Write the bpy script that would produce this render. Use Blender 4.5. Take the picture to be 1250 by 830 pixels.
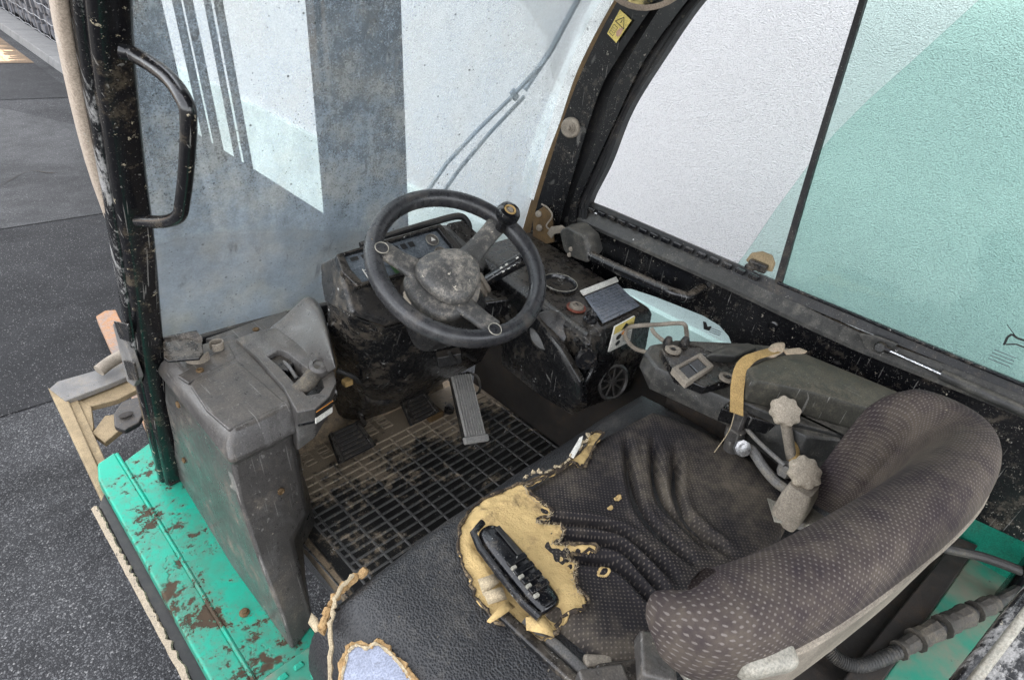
import bpy, math, random
from mathutils import Vector, Matrix, noise
random.seed(7)
for o in list(bpy.data.objects): bpy.data.objects.remove(o)
sc = bpy.context.scene
col = sc.collection

# ---------------------------------------------------------------- camera
cam_d = bpy.data.cameras.new('camera'); cam = bpy.data.objects.new('camera', cam_d); col.objects.link(cam)
cam_d.sensor_width = 36.0; cam_d.lens = 21.02; cam_d.clip_start = 0.02; cam_d.clip_end = 500
Rm = [[0.696823, 0.312808, -0.645437], [-0.706618, 0.453723, -0.54298], [0.123001, 0.834438, 0.5372]]
cam.matrix_world = Matrix.Translation((-0.67104, -0.7297, 1.22386)) @ Matrix(Rm).to_4x4()
sc.camera = cam

# ---------------------------------------------------------------- sky, sun, exposure
SUN_EL, SUN_AZ = math.radians(62), math.radians(92)      # azimuth clockwise from +Y (forward): the sun stands behind the building
w = bpy.data.worlds.new('World'); sc.world = w; w.use_nodes = True
nt = w.node_tree; nt.nodes.clear()
sky = nt.nodes.new('ShaderNodeTexSky'); sky.sky_type = 'NISHITA'; sky.sun_disc = False
sky.sun_elevation = SUN_EL; sky.sun_rotation = SUN_AZ; sky.air_density = 1.0; sky.dust_density = 2.0
hs = nt.nodes.new('ShaderNodeHueSaturation'); hs.inputs['Saturation'].default_value = 0.19
bg = nt.nodes.new('ShaderNodeBackground'); bg.inputs['Strength'].default_value = 0.15
wo = nt.nodes.new('ShaderNodeOutputWorld')
nt.links.new(sky.outputs[0], hs.inputs['Color']); nt.links.new(hs.outputs[0], bg.inputs['Color']); nt.links.new(bg.outputs[0], wo.inputs[0])
sd = bpy.data.lights.new('sun', 'SUN'); sd.energy = 5.0; sd.angle = math.radians(0.5); sd.color = (1, .94, .84)
so = bpy.data.objects.new('sun', sd); col.objects.link(so)
sdir = Vector((math.sin(SUN_AZ)*math.cos(SUN_EL), math.cos(SUN_AZ)*math.cos(SUN_EL), math.sin(SUN_EL)))
so.rotation_euler = sdir.to_track_quat('Z', 'Y').to_euler()
vs = sc.view_settings; vs.view_transform = 'Standard'; vs.look = 'None'; vs.gamma = 1.0; vs.exposure = 3.02
cy = sc.cycles; cy.max_bounces = 5; cy.diffuse_bounces = 3; cy.glossy_bounces = 2; cy.transparent_max_bounces = 14; cy.caustics_reflective = False; cy.caustics_refractive = False

# ---------------------------------------------------------------- materials
class NT:
    def __init__(s, name):
        s.m = bpy.data.materials.new(name); s.m.use_nodes = True; s.t = s.m.node_tree; s.t.nodes.clear()
        s.out = s.n('ShaderNodeOutputMaterial'); s.pos = s.n('ShaderNodeNewGeometry')
    def n(s, t, **k):
        x = s.t.nodes.new(t)
        for a, b in k.items(): setattr(x, a, b)
        return x
    def l(s, a, b): s.t.links.new(a, b)
    def noise(s, scale, detail=4, rough=.6, stretch=None, dist=0, vec=None):
        x = s.n('ShaderNodeTexNoise'); x.inputs['Scale'].default_value = scale; x.inputs['Detail'].default_value = detail
        x.inputs['Roughness'].default_value = rough; x.inputs['Distortion'].default_value = dist
        v = vec or s.pos.outputs['Position']
        if stretch:
            mp = s.n('ShaderNodeMapping'); mp.inputs['Scale'].default_value = stretch; s.l(v, mp.inputs[0]); v = mp.outputs[0]
        s.l(v, x.inputs['Vector']); return x.outputs[0]
    def voro(s, scale, out=0, rnd=1, feature='F1', vec=None, dim='3D'):
        x = s.n('ShaderNodeTexVoronoi', feature=feature, voronoi_dimensions=dim); x.inputs['Scale'].default_value = scale; x.inputs['Randomness'].default_value = rnd
        s.l(vec or s.pos.outputs['Position'], x.inputs['Vector']); return x.outputs[out]
    def ramp(s, v, a, b, lo=0., hi=1.):
        x = s.n('ShaderNodeMapRange', interpolation_type='SMOOTHSTEP'); x.inputs[1].default_value = a; x.inputs[2].default_value = b
        x.inputs[3].default_value = lo; x.inputs[4].default_value = hi; s.l(v, x.inputs[0]); return x.outputs[0]
    def math(s, op, a, b=None, clamp=False):
        x = s.n('ShaderNodeMath', operation=op); x.use_clamp = clamp
        for i, v in enumerate((a, b)):
            if v is None: continue
            if isinstance(v, (int, float)): x.inputs[i].default_value = v
            else: s.l(v, x.inputs[i])
        return x.outputs[0]
    def mix(s, f, a, b, blend='MIX'):
        x = s.n('ShaderNodeMix', data_type='RGBA', blend_type=blend)
        for i, v in ((0, f), (6, a), (7, b)):
            if isinstance(v, (int, float)): x.inputs[i].default_value = v
            elif isinstance(v, tuple): x.inputs[i].default_value = (*v[:3], 1)
            else: s.l(v, x.inputs[i])
        return x.outputs[2]
    def bump(s, h, strength=.3, dist=.002, prev=None):
        x = s.n('ShaderNodeBump'); x.inputs['Strength'].default_value = strength; x.inputs['Distance'].default_value = dist
        s.l(h, x.inputs['Height'])
        if prev: s.l(prev, x.inputs['Normal'])
        return x.outputs[0]
    def bsdf(s, color, rough=.5, normal=None, metal=0., spec=.5, coat=0):
        b = s.n('ShaderNodeBsdfPrincipled')
        for k, v in (('Base Color', color), ('Roughness', rough), ('Metallic', metal), ('Specular IOR Level', spec), ('Coat Weight', coat)):
            if isinstance(v, tuple): b.inputs[k].default_value = (*v[:3], 1)
            elif isinstance(v, (int, float)): b.inputs[k].default_value = v
            else: s.l(v, b.inputs[k])
        if normal: s.l(normal, b.inputs['Normal'])
        return b
    def done(s, sh): s.l(sh.outputs[0], s.out.inputs[0]); return s.m

DUST = (.26, .21, .155)
def grimy(name, base, rough=.5, dust=.35, dscale=9, dcol=DUST, chips=0, ccol=(.45,.44,.42), cscale=40, top=.0, grain=.25, gscale=900, spec=.4, metal=0, lo=.45, hi=.72, smear=0, scratch=0, specks=0, front=None, stretch=None):
    """worn base colour, patches of dried dust, pale chips, specks and scratches, fine grain"""
    t = NT(name)
    n1 = t.noise(dscale, 5, .66, stretch=stretch); n2 = t.noise(dscale*6.3, 4, .72, stretch=stretch)
    comb = t.math('ADD', t.math('MULTIPLY', n1, .55), t.math('MULTIPLY', n2, .45))
    if front:
        sy = t.n('ShaderNodeSeparateXYZ'); t.l(t.pos.outputs['Position'], sy.inputs[0])
        comb = t.math('ADD', comb, t.ramp(sy.outputs[1], front[0], front[1], 0, front[2]))
    f = t.ramp(comb, lo, hi, 0, dust)
    if top:
        sx = t.n('ShaderNodeSeparateXYZ'); t.l(t.pos.outputs['Normal'], sx.inputs[0])
        f = t.math('MAXIMUM', f, t.math('MULTIPLY', t.ramp(sx.outputs[2], .45, .95, 0, top), t.ramp(n2, .35, .6, .25, 1)))
    b0 = t.mix(1.0, base, t.ramp(n1, .3, .7, .82, 1.2), 'MULTIPLY')
    c = t.mix(f, b0, dcol)
    r = t.math('ADD', t.math('MULTIPLY', f, .35), t.ramp(n2, .3, .7, rough-.07, rough+.09), clamp=True)
    if smear:
        sm = t.ramp(t.noise(13, 4, .7, stretch=(1, .4, .5), dist=1.2), .50, .74, 0, smear)
        c = t.mix(sm, c, (.30, .29, .28)); r = t.math('ADD', r, t.math('MULTIPLY', sm, .25), clamp=True)
    if scratch:
        s1 = t.ramp(t.noise(260, 1, .5, stretch=(1, .04, .04), dist=.3), .70, .74, 0, scratch)
        s2 = t.ramp(t.noise(300, 1, .5, stretch=(.4, 1, .04), dist=.3), .71, .75, 0, scratch)
        c = t.mix(t.math('MAXIMUM', s1, s2), c, (.42, .40, .37))
    if chips:
        ch = t.ramp(t.noise(cscale, 5, .75), .69 - chips*.12, .71 - chips*.12, 0, .9)
        c = t.mix(ch, c, ccol)
        r = t.math('ADD', r, t.math('MULTIPLY', ch, .2), clamp=True)
    if specks:
        sp = t.math('MULTIPLY', t.ramp(t.noise(330, 2, .7), .655, .70, 0, .8), t.ramp(n1, .38, .62, .1, specks))
        c = t.mix(sp, c, (.46, .43, .38))
    gn = t.noise(430, 2, .7)
    c = t.mix(1.0, c, t.ramp(gn, .28, .72, .72, 1.30), 'MULTIPLY')
    nb = t.bump(gn, grain, .0008)
    return t.done(t.bsdf(c, r, nb, metal, spec))

M = {}
M['plastic_grey'] = grimy('worn_grey_plastic', (.054,.050,.047), .32, .42, 5, top=.14, smear=.18, chips=.12, scratch=.22, ccol=(.35,.31,.24), lo=.5, hi=.7, specks=.3)
M['plastic_dark'] = grimy('dusty_dark_plastic', (.0075,.0075,.0082), .25, .32, 8, top=.14, chips=.30, scratch=.2, specks=.7, lo=.5, hi=.68)
M['plastic_col'] = grimy('steering_column_plastic', (.020,.0195,.0195), .30, .36, 8, top=.16, chips=.2, smear=.12, specks=.5, lo=.5, hi=.68)
M['plastic_shiny'] = grimy('shiny_black_plastic', (.006,.0062,.0075), .14, .22, 12, chips=.4, ccol=(.3,.29,.27), cscale=55, spec=.5, specks=.5, lo=.5, hi=.66)
M['black_paint'] = grimy('chipped_black_paint', (.0042,.0042,.005), .20, .26, 7, chips=.42, ccol=(.30,.27,.22), cscale=60, top=.30, scratch=.25, spec=.45, specks=.9, lo=.52, hi=.68)
M['pillar_paint'] = grimy('scuffed_black_gloss_paint', (.006,.006,.007), .17, .35, 6, dcol=(.20,.155,.10), chips=.42, ccol=(.36,.31,.22), cscale=60, scratch=.3, spec=.55, specks=.5, lo=.52, hi=.66)
M['pillar_scuff'] = grimy('bare_scuffed_metal', (.012,.012,.013), .20, .75, 22, dcol=(.36,.35,.34), chips=.3, ccol=(.40,.36,.28), cscale=60, scratch=.5, lo=.50, hi=.60, specks=.8, stretch=(1,1,.10))
M['rubber'] = grimy('black_rubber', (.008,.008,.009), .5, .22, 14, top=.15, chips=.2, ccol=(.2,.18,.15), specks=.5, lo=.5)
M['mat_rubber'] = grimy('dusty_mat_rubber', (.014,.0135,.013), .34, .85, 6.5, dcol=(.27,.215,.15), chips=.35, lo=.53, hi=.63, specks=.8, front=(.10,.40,.17))
M['mat_rib'] = grimy('worn_mat_rib', (.085,.083,.080), .30, .9, 6.5, dcol=(.31,.25,.18), chips=.4, ccol=(.02,.02,.02), lo=.53, hi=.63, front=(.10,.40,.17))
M['toe_dust'] = grimy('clay_dusted_floor_steel', (.03,.028,.026), .6, .95, 7, dcol=(.29,.22,.145), chips=.3, ccol=(.05,.04,.03), lo=.34, hi=.58)
M['wheel_rim'] = grimy('steering_rim_rubber', (.022,.0222,.024), .30, .18, 11, chips=.05, ccol=(.35,.22,.10), smear=.10, specks=.25, lo=.5)
M['wheel_hub'] = grimy('dirty_wheel_hub', (.060,.058,.055), .45, .8, 13, dcol=(.30,.265,.22), chips=.45, ccol=(.45,.40,.32), cscale=55, lo=.44, hi=.64, specks=.8)
M['tan_dust'] = grimy('dust_caked_plastic', (.20,.17,.135), .75, .5, 20, dcol=(.33,.29,.235))
M['pale_dust'] = grimy('pale_dusty_plastic', (.26,.245,.205), .6, .6, 22, dcol=(.24,.20,.155))
M['brown_steel'] = grimy('clay_covered_steel', (.22,.165,.095), .8, .7, 14, dcol=(.30,.235,.145), chips=.35, ccol=(.07,.06,.05), grain=.5)
M['grey_steel'] = grimy('muddy_grey_steel', (.13,.125,.12), .6, .7, 12, dcol=(.24,.20,.14), chips=.4, ccol=(.05,.05,.05))
M['rust_steel'] = grimy('rusty_fork_steel', (.20,.17,.15), .6, .8, 9, dcol=(.36,.17,.07), lo=.38, hi=.6)
M['bare_steel'] = grimy('bare_steel', (.42,.42,.42), .32, .3, 30, metal=.85)
M['chrome'] = grimy('chrome_rod', (.62,.62,.63), .12, .1, 30, metal=1)
M['worn_edge'] = grimy('frayed_pale_edge', (.27,.225,.165), .85, .8, 40, dcol=(.11,.085,.055), chips=.5, ccol=(.06,.055,.05), cscale=70, grain=.6)
M['beige_coat'] = grimy('dusty_beige_coat', (.33,.27,.215), .55, .3, 10, dcol=(.20,.155,.12), scratch=.4, lo=.4)
M['rust_strip'] = grimy('rusty_brown_strip', (.085,.05,.02), .75, .6, 30, dcol=(.17,.11,.05))
M['edge_gleam'] = grimy('dusty_edge_reflection', (.70,.71,.70), .55, .3, 14, dcol=(.36,.36,.34), chips=.42, ccol=(.08,.08,.075), cscale=70)  # white stands for the reflection along the glass edge
M['grey_arm'] = grimy('dusty_armrest_shell', (.030,.0295,.028), .42, .45, 9, top=.36, dcol=(.20,.18,.145), smear=.1, specks=.5, chips=.2)
M['arm_pad'] = grimy('olive_armrest_pad', (.036,.034,.027), .55, .5, 9, top=.35, dcol=(.19,.165,.115), scratch=.25)
M['knob'] = grimy('tan_knob', (.38,.325,.255), .7, .5, 40, dcol=(.24,.195,.145), grain=.5)
M['strap'] = grimy('ochre_strap', (.36,.235,.09), .8, .4, 30, dcol=(.27,.18,.07))
M['cloth'] = grimy('knotted_cloth', (.42,.34,.24), .9, .5, 60, dcol=(.36,.17,.12))
M['white_plate'] = grimy('pale_sticker', (.62,.60,.54), .5, .3, 30)
M['ink'] = grimy('black_ink', (.012,.012,.012), .5, .1, 30)
M['yellow'] = grimy('yellow_sticker', (.60,.47,.13), .5, .35, 40, dcol=(.42,.36,.2))
M['orange'] = grimy('orange_sticker', (.60,.24,.05), .5, .3, 40)
M['skin_mark'] = grimy('faded_pink_print', (.45,.27,.19), .6, .2, 40)
M['lcd'] = grimy('dusty_display', (.10,.115,.13), .22, .35, 30, dcol=(.20,.20,.19))
M['lcd_green'] = grimy('green_lamp', (.035,.09,.03), .3, .3, 30)
M['red_ring'] = grimy('red_ring', (.16,.035,.02), .5, .6, 40)
M['metal_plate'] = grimy('data_plate_metal', (.20,.22,.26), .30, .6, 20, metal=.5, dcol=(.30,.26,.20), chips=.3, ccol=(.05,.05,.055))
M['engrave'] = grimy('plate_print', (.055,.065,.08), .5, .3, 60)
M['hose'] = grimy('dusty_hose', (.022,.021,.02), .6, .5, 25, dcol=(.14,.12,.09))
M['tape'] = grimy('dusty_tape', (.045,.04,.034), .75, .7, 25, dcol=(.17,.14,.10))
M['dark_void'] = grimy('dirty_dark_steel', (.016,.013,.011), .75, .6, 9, dcol=(.075,.052,.034))
M['foam_brown'] = grimy('brown_torn_foam', (.30,.185,.08), .9, .6, 60, dcol=(.40,.31,.19), grain=.8, gscale=400)
M['fray'] = grimy('pale_torn_backing', (.36,.29,.19), .9, .6, 60, dcol=(.20,.16,.11), grain=.8, gscale=400)
M['blue_plastic'] = grimy('pale_blue_seat_pan', (.25,.27,.34), .25, .4, 12, dcol=(.12,.125,.15), lo=.5, hi=.56)
M['purple_edge'] = M['plastic_dark']

def m_green():
    t = NT('chipped_turquoise_paint')
    n = t.noise(10, 10, .72); n2 = t.noise(45, 8, .75); n3 = t.noise(3.5, 4)
    comb = t.math('ADD', t.math('MULTIPLY', n, .6), t.math('MULTIPLY', n2, .4))
    grime = t.ramp(t.noise(5.5, 5, .72), .575, .625)
    chip = t.math('MAXIMUM', t.ramp(comb, .55, .57), grime)
    thin = t.ramp(comb, .47, .56, 0, .55)
    speck = t.math('MULTIPLY', t.ramp(t.noise(150, 4, .8), .585, .63, 0, .85), t.ramp(n, .40, .56, .1, 1))
    base = t.mix(n3, (.006,.32,.215), (.012,.27,.18))
    c = t.mix(thin, base, (.09,.17,.125))
    c = t.mix(t.ramp(t.noise(6, 5, .7), .40, .68, 0, .55), c, (.075,.125,.09))
    halo = t.math('MULTIPLY', t.ramp(comb, .54, .56), t.ramp(n3, .45, .62))
    c = t.mix(t.math('MULTIPLY', halo, .75), c, (.20,.085,.025))
    rust = t.mix(t.noise(70, 5), (.022,.018,.014), (.085,.055,.032))
    c = t.mix(t.math('MAXIMUM', chip, speck), c, rust)
    r = t.math('ADD', t.math('MULTIPLY', chip, .4), .36)
    h = t.math('MULTIPLY', chip, -1.0)
    return t.done(t.bsdf(c, r, t.bump(h, .9, .0015, t.bump(t.noise(300, 2), .15, .001)), 0, .22))
M['green'] = m_green()
def m_green2():
    t = NT('dusty_green_rear_panel')
    n = t.noise(5, 7, .65)
    c = t.mix(t.ramp(n, .38, .62), (.015,.20,.13), (.17,.16,.12))
    c = t.mix(t.ramp(t.noise(60, 6, .75), .64, .69, 0, .8), c, (.03,.025,.02))
    return t.done(t.bsdf(c, .6, t.bump(t.noise(200, 4), .2, .001)))
M['green_dusty'] = m_green2()

def m_fabric(name, base, dotc, wear, scale=125):
    t = NT(name)
    uv = t.n('ShaderNodeTexCoord').outputs['UV']
    mp = t.n('ShaderNodeMapping'); mp.inputs['Rotation'].default_value = (0, 0, .785); t.l(uv, mp.inputs[0])
    d = t.voro(scale, 0, .04, vec=mp.outputs[0], dim='2D')
    dot = t.ramp(t.math('ADD', d, t.ramp(t.noise(300, 2), .3, .7, -.06, .06)), .12, .27, 1, 0)
    dsz = t.ramp(t.noise(9, 5), .3, .65, .35, 1.0)
    worn = t.ramp(t.math('ADD', t.math('MULTIPLY', t.noise(4.5, 5, .6), .7), t.math('MULTIPLY', t.noise(40, 4, .7), .3)), .40, .70, 0, wear)
    b = t.mix(t.noise(500, 2), base, tuple(x*1.8 for x in base))
    c = t.mix(worn, b, (.20,.165,.12))
    c = t.mix(t.math('MULTIPLY', dot, t.math('MULTIPLY', dsz, .85)), c, dotc)
    c = t.mix(t.ramp(t.noise(90, 6, .75), .68, .72, 0, .7), c, (.33,.28,.20))
    wv = t.noise(1400, 2)
    nb = t.bump(t.math('ADD', t.math('MULTIPLY', dot, .8), t.math('MULTIPLY', wv, .35)), .45, .0012)
    return t.done(t.bsdf(c, .9, nb, 0, .15))
M['fabric_seat'] = m_fabric('dotted_seat_fabric', (.015,.0135,.0145), (.15,.125,.105), .6, 175)
M['fabric_back'] = m_fabric('dotted_backrest_fabric', (.023,.0175,.0195), (.17,.148,.135), .45, 185)
def m_vinyl():
    t = NT('grained_black_vinyl')
    g = t.voro(330, 0)
    n = t.noise(6, 5, .7); n2 = t.noise(50, 4, .72)
    worn = t.ramp(t.math('ADD', t.math('MULTIPLY', n, .6), t.math('MULTIPLY', n2, .4)), .47, .68, 0, .55)
    c = t.mix(worn, (.006,.0065,.0085), (.095,.085,.072))
    c = t.mix(t.ramp(g, .30, .55, 0, .10), c, (.20,.19,.18))
    c = t.mix(t.ramp(t.noise(110, 7, .78), .655, .69, 0, .8), c, (.30,.25,.18))
    r = t.math('ADD', t.math('MULTIPLY', worn, .3), .42)
    crease = t.noise(28, 6, .6, stretch=(1, 2.4, 1), dist=1.2)
    nb = t.bump(g, .7, .0014, t.bump(crease, .22, .003))
    return t.done(t.bsdf(c, r, nb, 0, .45))
M['vinyl'] = m_vinyl()
def m_foam():
    t = NT('yellow_upholstery_foam')
    n = t.noise(22, 8, .7); f = t.noise(260, 4, .7)
    c = t.mix(t.ramp(n, .3, .7), (.62,.44,.20), (.52,.365,.165))
    c = t.mix(t.ramp(t.noise(16, 5, .78), .50, .66, 0, .8), c, (.22,.155,.085))
    c = t.mix(t.ramp(f, .58, .72, 0, .45), c, (.62,.46,.23))
    return t.done(t.bsdf(c, .95, t.bump(f, .8, .003, t.bump(n, .5, .005)), 0, .1))
M['foam'] = m_foam()

def m_asphalt(name, a, b, spk, scale=210):
    t = NT(name)
    v = t.voro(scale, 1); sx = t.n('ShaderNodeSeparateColor'); t.l(v, sx.inputs[0])
    edge = t.voro(scale, 0)
    n = t.noise(1.2, 8, .62); nf = t.noise(420, 4, .7)
    c = t.mix(t.ramp(t.noise(5, 4, .7), .3, .7), a, b)
    c = t.mix(t.ramp(sx.outputs[0], .55, 1.0, 0, .75), c, spk)
    c = t.mix(t.ramp(edge, .40, .8, 0, .6), c, (.018,.018,.020))
    c = t.mix(t.ramp(sx.outputs[1], .975, .98, 0, .7), c, (.26,.255,.25))
    c = t.mix(1.0, c, t.ramp(t.noise(1.1, 5, .75, dist=.6), .32, .66, .62, 1.25), 'MULTIPLY')
    c = t.mix(t.ramp(nf, .35, .7, 0, .5), c, tuple(x*.35 for x in a))
    c = t.mix(t.ramp(t.noise(2.6, 8, .7), .55, .75, 0, .35), c, (.012,.012,.013))
    h = t.math('ADD', t.math('MULTIPLY', edge, -1.0), t.math('MULTIPLY', nf, .5))
    return t.done(t.bsdf(c, .75, t.bump(h, .6, .003), 0, .12))
M['asphalt'] = m_asphalt('grey_asphalt', (.026,.026,.0275), (.038,.038,.040), (.10,.10,.102))
M['asphalt_smooth'] = m_asphalt('fine_dark_asphalt', (.016,.016,.017), (.026,.026,.0275), (.052,.052,.054), 300)
M['asphalt_light'] = m_asphalt('coarse_light_asphalt', (.028,.028,.0295), (.048,.048,.050), (.15,.15,.152), 230)
M['pave'] = m_asphalt('worn_concrete_strip', (.050,.050,.0515), (.072,.072,.0735), (.10,.10,.10), 260)

def m_stucco():
    t = NT('white_stucco')
    v = t.voro(260, 0); n = t.noise(210, 2, .8); big = t.noise(.7, 4)
    h = t.math('ADD', t.math('MULTIPLY', n, 1.0), t.math('MULTIPLY', v, -.5))
    c = t.mix(big, (.73,.725,.72), (.78,.775,.77))
    c = t.mix(t.ramp(h, .0, .36, .42, 0), c, (.35,.345,.36))  # pit shading painted into the colour where the relief is low
    return t.done(t.bsdf(c, .95, t.bump(h, 1.0, .010), 0, .1))
M['stucco'] = m_stucco()
M['plinth'] = grimy('grey_green_plinth_plaster', (.47,.52,.49), .9, .25, 2, dcol=(.38,.42,.39), grain=.7, gscale=160, spec=.1)
M['stone'] = grimy('gabion_stone', (.085,.088,.10), .85, .55, 6, dcol=(.16,.14,.12), chips=.25, ccol=(.42,.36,.30), cscale=9)
M['kerb'] = grimy('kerb_concrete', (.15,.148,.145), .9, .4, 4, dcol=(.10,.095,.085), grain=.6)
M['fabric_rim'] = grimy('torn_fabric_edge', (.035,.028,.024), .95, .7, 60, dcol=(.20,.15,.09), lo=.45, hi=.6, spec=.1)
M['green_rear'] = grimy('green_rear_body_paint', (.012,.25,.165), .4, .5, 6, dcol=(.06,.10,.075), chips=.3, ccol=(.02,.03,.025))
M['plate_dark'] = grimy('dark_pedal_plate', (.014,.013,.012), .5, .4, 20)
M['pedal_rib'] = grimy('dusty_pedal_rib', (.030,.029,.028), .45, .5, 14, lo=.48, hi=.64, chips=.3)
M['sun_patch'] = m_asphalt('asphalt_painted_sunlit', (.15,.10,.06), (.17,.115,.07), (.19,.135,.085), 200)  # pale warm tone imitates direct sun on the asphalt
M['wiper'] = grimy('dusty_grey_wiper', (.16,.18,.20), .6, .5, 20, dcol=(.30,.32,.33))
M['acc_rib'] = grimy('worn_bright_rib', (.50,.48,.45), .35, .35, 30, dcol=(.20,.17,.13), chips=.25, ccol=(.05,.05,.05))
M['wire'] = grimy('galvanised_wire', (.20,.20,.21), .4, .2, 10, metal=.6)

def m_dirty_glass():
    t = NT('dust_filmed_windscreen_glass')
    sx = t.n('ShaderNodeSeparateXYZ'); t.l(t.pos.outputs['Position'], sx.inputs[0])
    streak = t.noise(16, 4, .7, stretch=(1.6, 1.6, .10), dist=.3)
    blot = t.noise(11, 5, .68); fine = t.noise(240, 4, .8); med = t.noise(55, 4, .75)
    low = t.ramp(sx.outputs[2], .40, 1.0, .22, .0)
    lft = t.ramp(sx.outputs[0], -.4, .5, .05, -.03)
    f = t.math('ADD', t.math('MULTIPLY', streak, .16), t.math('MULTIPLY', blot, .12))
    f = t.math('ADD', f, t.math('MULTIPLY', med, .20)); f = t.math('ADD', f, t.math('MULTIPLY', fine, .34))
    f = t.math('ADD', t.ramp(f, .30, .54, .10, .46), low); f = t.math('ADD', f, lft, clamp=True)
    dc = t.mix(t.ramp(blot, .4, .65), (.48,.58,.66), (.58,.62,.61))
    drip = t.math('MULTIPLY', t.ramp(t.noise(22, 5, .6, stretch=(2.2, 2.2, .12), dist=.4), .60, .72), t.ramp(med, .35, .6))
    dc = t.mix(t.math('MULTIPLY', drip, .85), dc, (.12,.125,.13))
    stain = t.math('MULTIPLY', t.ramp(t.noise(7, 4, .6), .46, .66), t.ramp(sx.outputs[2], .40, .62, .7, 0))
    dc = t.mix(stain, dc, (.58,.58,.42))
    spots = t.math('MULTIPLY', t.ramp(t.voro(95, 0), .10, .16, 1, 0), t.ramp(t.noise(9, 3), .43, .56))
    big = t.math('MULTIPLY', t.ramp(t.voro(42, 0), .07, .14, 1, 0), t.ramp(t.noise(13, 3), .45, .58))
    spots = t.math('MAXIMUM', spots, big)
    dc = t.mix(spots, dc, (.035,.04,.04))
    f = t.math('MAXIMUM', f, t.math('MULTIPLY', spots, .85))
    tr = t.n('ShaderNodeBsdfTransparent'); tr.inputs[0].default_value = (.90, .955, .95, 1)
    di = t.n('ShaderNodeBsdfDiffuse'); t.l(dc, di.inputs[0])
    tl = t.n('ShaderNodeBsdfTranslucent'); t.l(dc, tl.inputs[0])
    m0 = t.n('ShaderNodeMixShader'); m0.inputs[0].default_value = .35; t.l(di.outputs[0], m0.inputs[1]); t.l(tl.outputs[0], m0.inputs[2])
    m1 = t.n('ShaderNodeMixShader'); t.l(f, m1.inputs[0]); t.l(tr.outputs[0], m1.inputs[1]); t.l(m0.outputs[0], m1.inputs[2])
    gl = t.n('ShaderNodeBsdfGlossy'); gl.inputs['Roughness'].default_value = .30
    lw = t.n('ShaderNodeFresnel'); lw.inputs[0].default_value = 1.45
    m2 = t.n('ShaderNodeMixShader'); t.l(t.math('MULTIPLY', lw.outputs[0], .35), m2.inputs[0]); t.l(m1.outputs[0], m2.inputs[1]); t.l(gl.outputs[0], m2.inputs[2])
    return t.done(m2)
M['dirty_glass'] = m_dirty_glass()
def m_tint(name, colr, film):
    t = NT(name)
    tr = t.n('ShaderNodeBsdfTransparent'); tr.inputs[0].default_value = (*colr, 1)
    di = t.n('ShaderNodeBsdfDiffuse'); di.inputs[0].default_value = (.45, .60, .58, 1)
    f = t.ramp(t.math('ADD', t.math('MULTIPLY', t.noise(4, 6, .6), .7), t.math('MULTIPLY', t.noise(90, 5, .7), .3)), .35, .7, film*.3, film)
    m1 = t.n('ShaderNodeMixShader'); t.l(f, m1.inputs[0]); t.l(tr.outputs[0], m1.inputs[1]); t.l(di.outputs[0], m1.inputs[2])
    gl = t.n('ShaderNodeBsdfGlossy'); gl.inputs['Roughness'].default_value = .02
    lw = t.n('ShaderNodeFresnel'); lw.inputs[0].default_value = 1.45
    m2 = t.n('ShaderNodeMixShader'); t.l(t.math('MULTIPLY', lw.outputs[0], .8), m2.inputs[0]); t.l(m1.outputs[0], m2.inputs[1]); t.l(gl.outputs[0], m2.inputs[2])
    return t.done(m2)
M['tint'] = m_tint('green_tinted_glass', (.86, .96, .935), .035)
M['tint_low'] = m_tint('pale_green_lower_glass', (.86, .95, .945), .10)
def m_mirror():
    t = NT('mirror_glass'); return t.done(t.bsdf((.62,.70,.66), .06, t.bump(t.noise(30, 4), .05, .001), 1.0))
M['mirror'] = m_mirror()

# ---------------------------------------------------------------- geometry helpers
WL = {}
def V(p): return Vector(p)
def link(o, parent, center):
    col.objects.link(o)
    if parent is not None:
        o.parent = parent; o.location = center - WL[parent.name]
    else: o.location = center
    WL[o.name] = Vector(center)
def empty(name, loc, parent=None, label=None, cat=None):
    o = bpy.data.objects.new(name, None); o.empty_display_size = .05
    link(o, parent, V(loc))
    if label: o['label'] = label
    if cat: o['category'] = cat
    return o
def mk(name, verts, faces, m, parent=None, smooth=False, bevel=0, seg=2, sub=0, solid=0, uv=None, label=None, cat=None, kind=None, angle=35):
    verts = [V(v) for v in verts]
    lo = Vector([min(v[i] for v in verts) for i in range(3)]); hi = Vector([max(v[i] for v in verts) for i in range(3)])
    c = (lo + hi)/2
    if parent is None: c.z = lo.z
    me = bpy.data.meshes.new(name); me.from_pydata([v - c for v in verts], [], faces); me.update()
    if uv:
        ul = me.uv_layers.new(name='UVMap')
        for lp in me.loops: ul.data[lp.index].uv = uv[lp.vertex_index]
    me.materials.append(M[m] if isinstance(m, str) else m)
    import bmesh
    bm = bmesh.new(); bm.from_mesh(me); bmesh.ops.recalc_face_normals(bm, faces=bm.faces); bm.to_mesh(me); bm.free()
    if smooth:
        for p in me.polygons: p.use_smooth = True
        if not sub and not bevel: me.set_sharp_from_angle(angle=math.radians(angle))
    o = bpy.data.objects.new(name, me); link(o, parent, c)
    if solid:
        md = o.modifiers.new('solid', 'SOLIDIFY'); md.thickness = solid; md.offset = -1
    if bevel:
        md = o.modifiers.new('bevel', 'BEVEL'); md.width = bevel; md.segments = seg; md.limit_method = 'ANGLE'; md.angle_limit = math.radians(28); md.harden_normals = True
        for p in me.polygons: p.use_smooth = True
    if sub:
        md = o.modifiers.new('sub', 'SUBSURF'); md.levels = sub; md.render_levels = sub
    if label: o['label'] = label
    if cat: o['category'] = cat
    if kind: o['kind'] = kind
    return o
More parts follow.
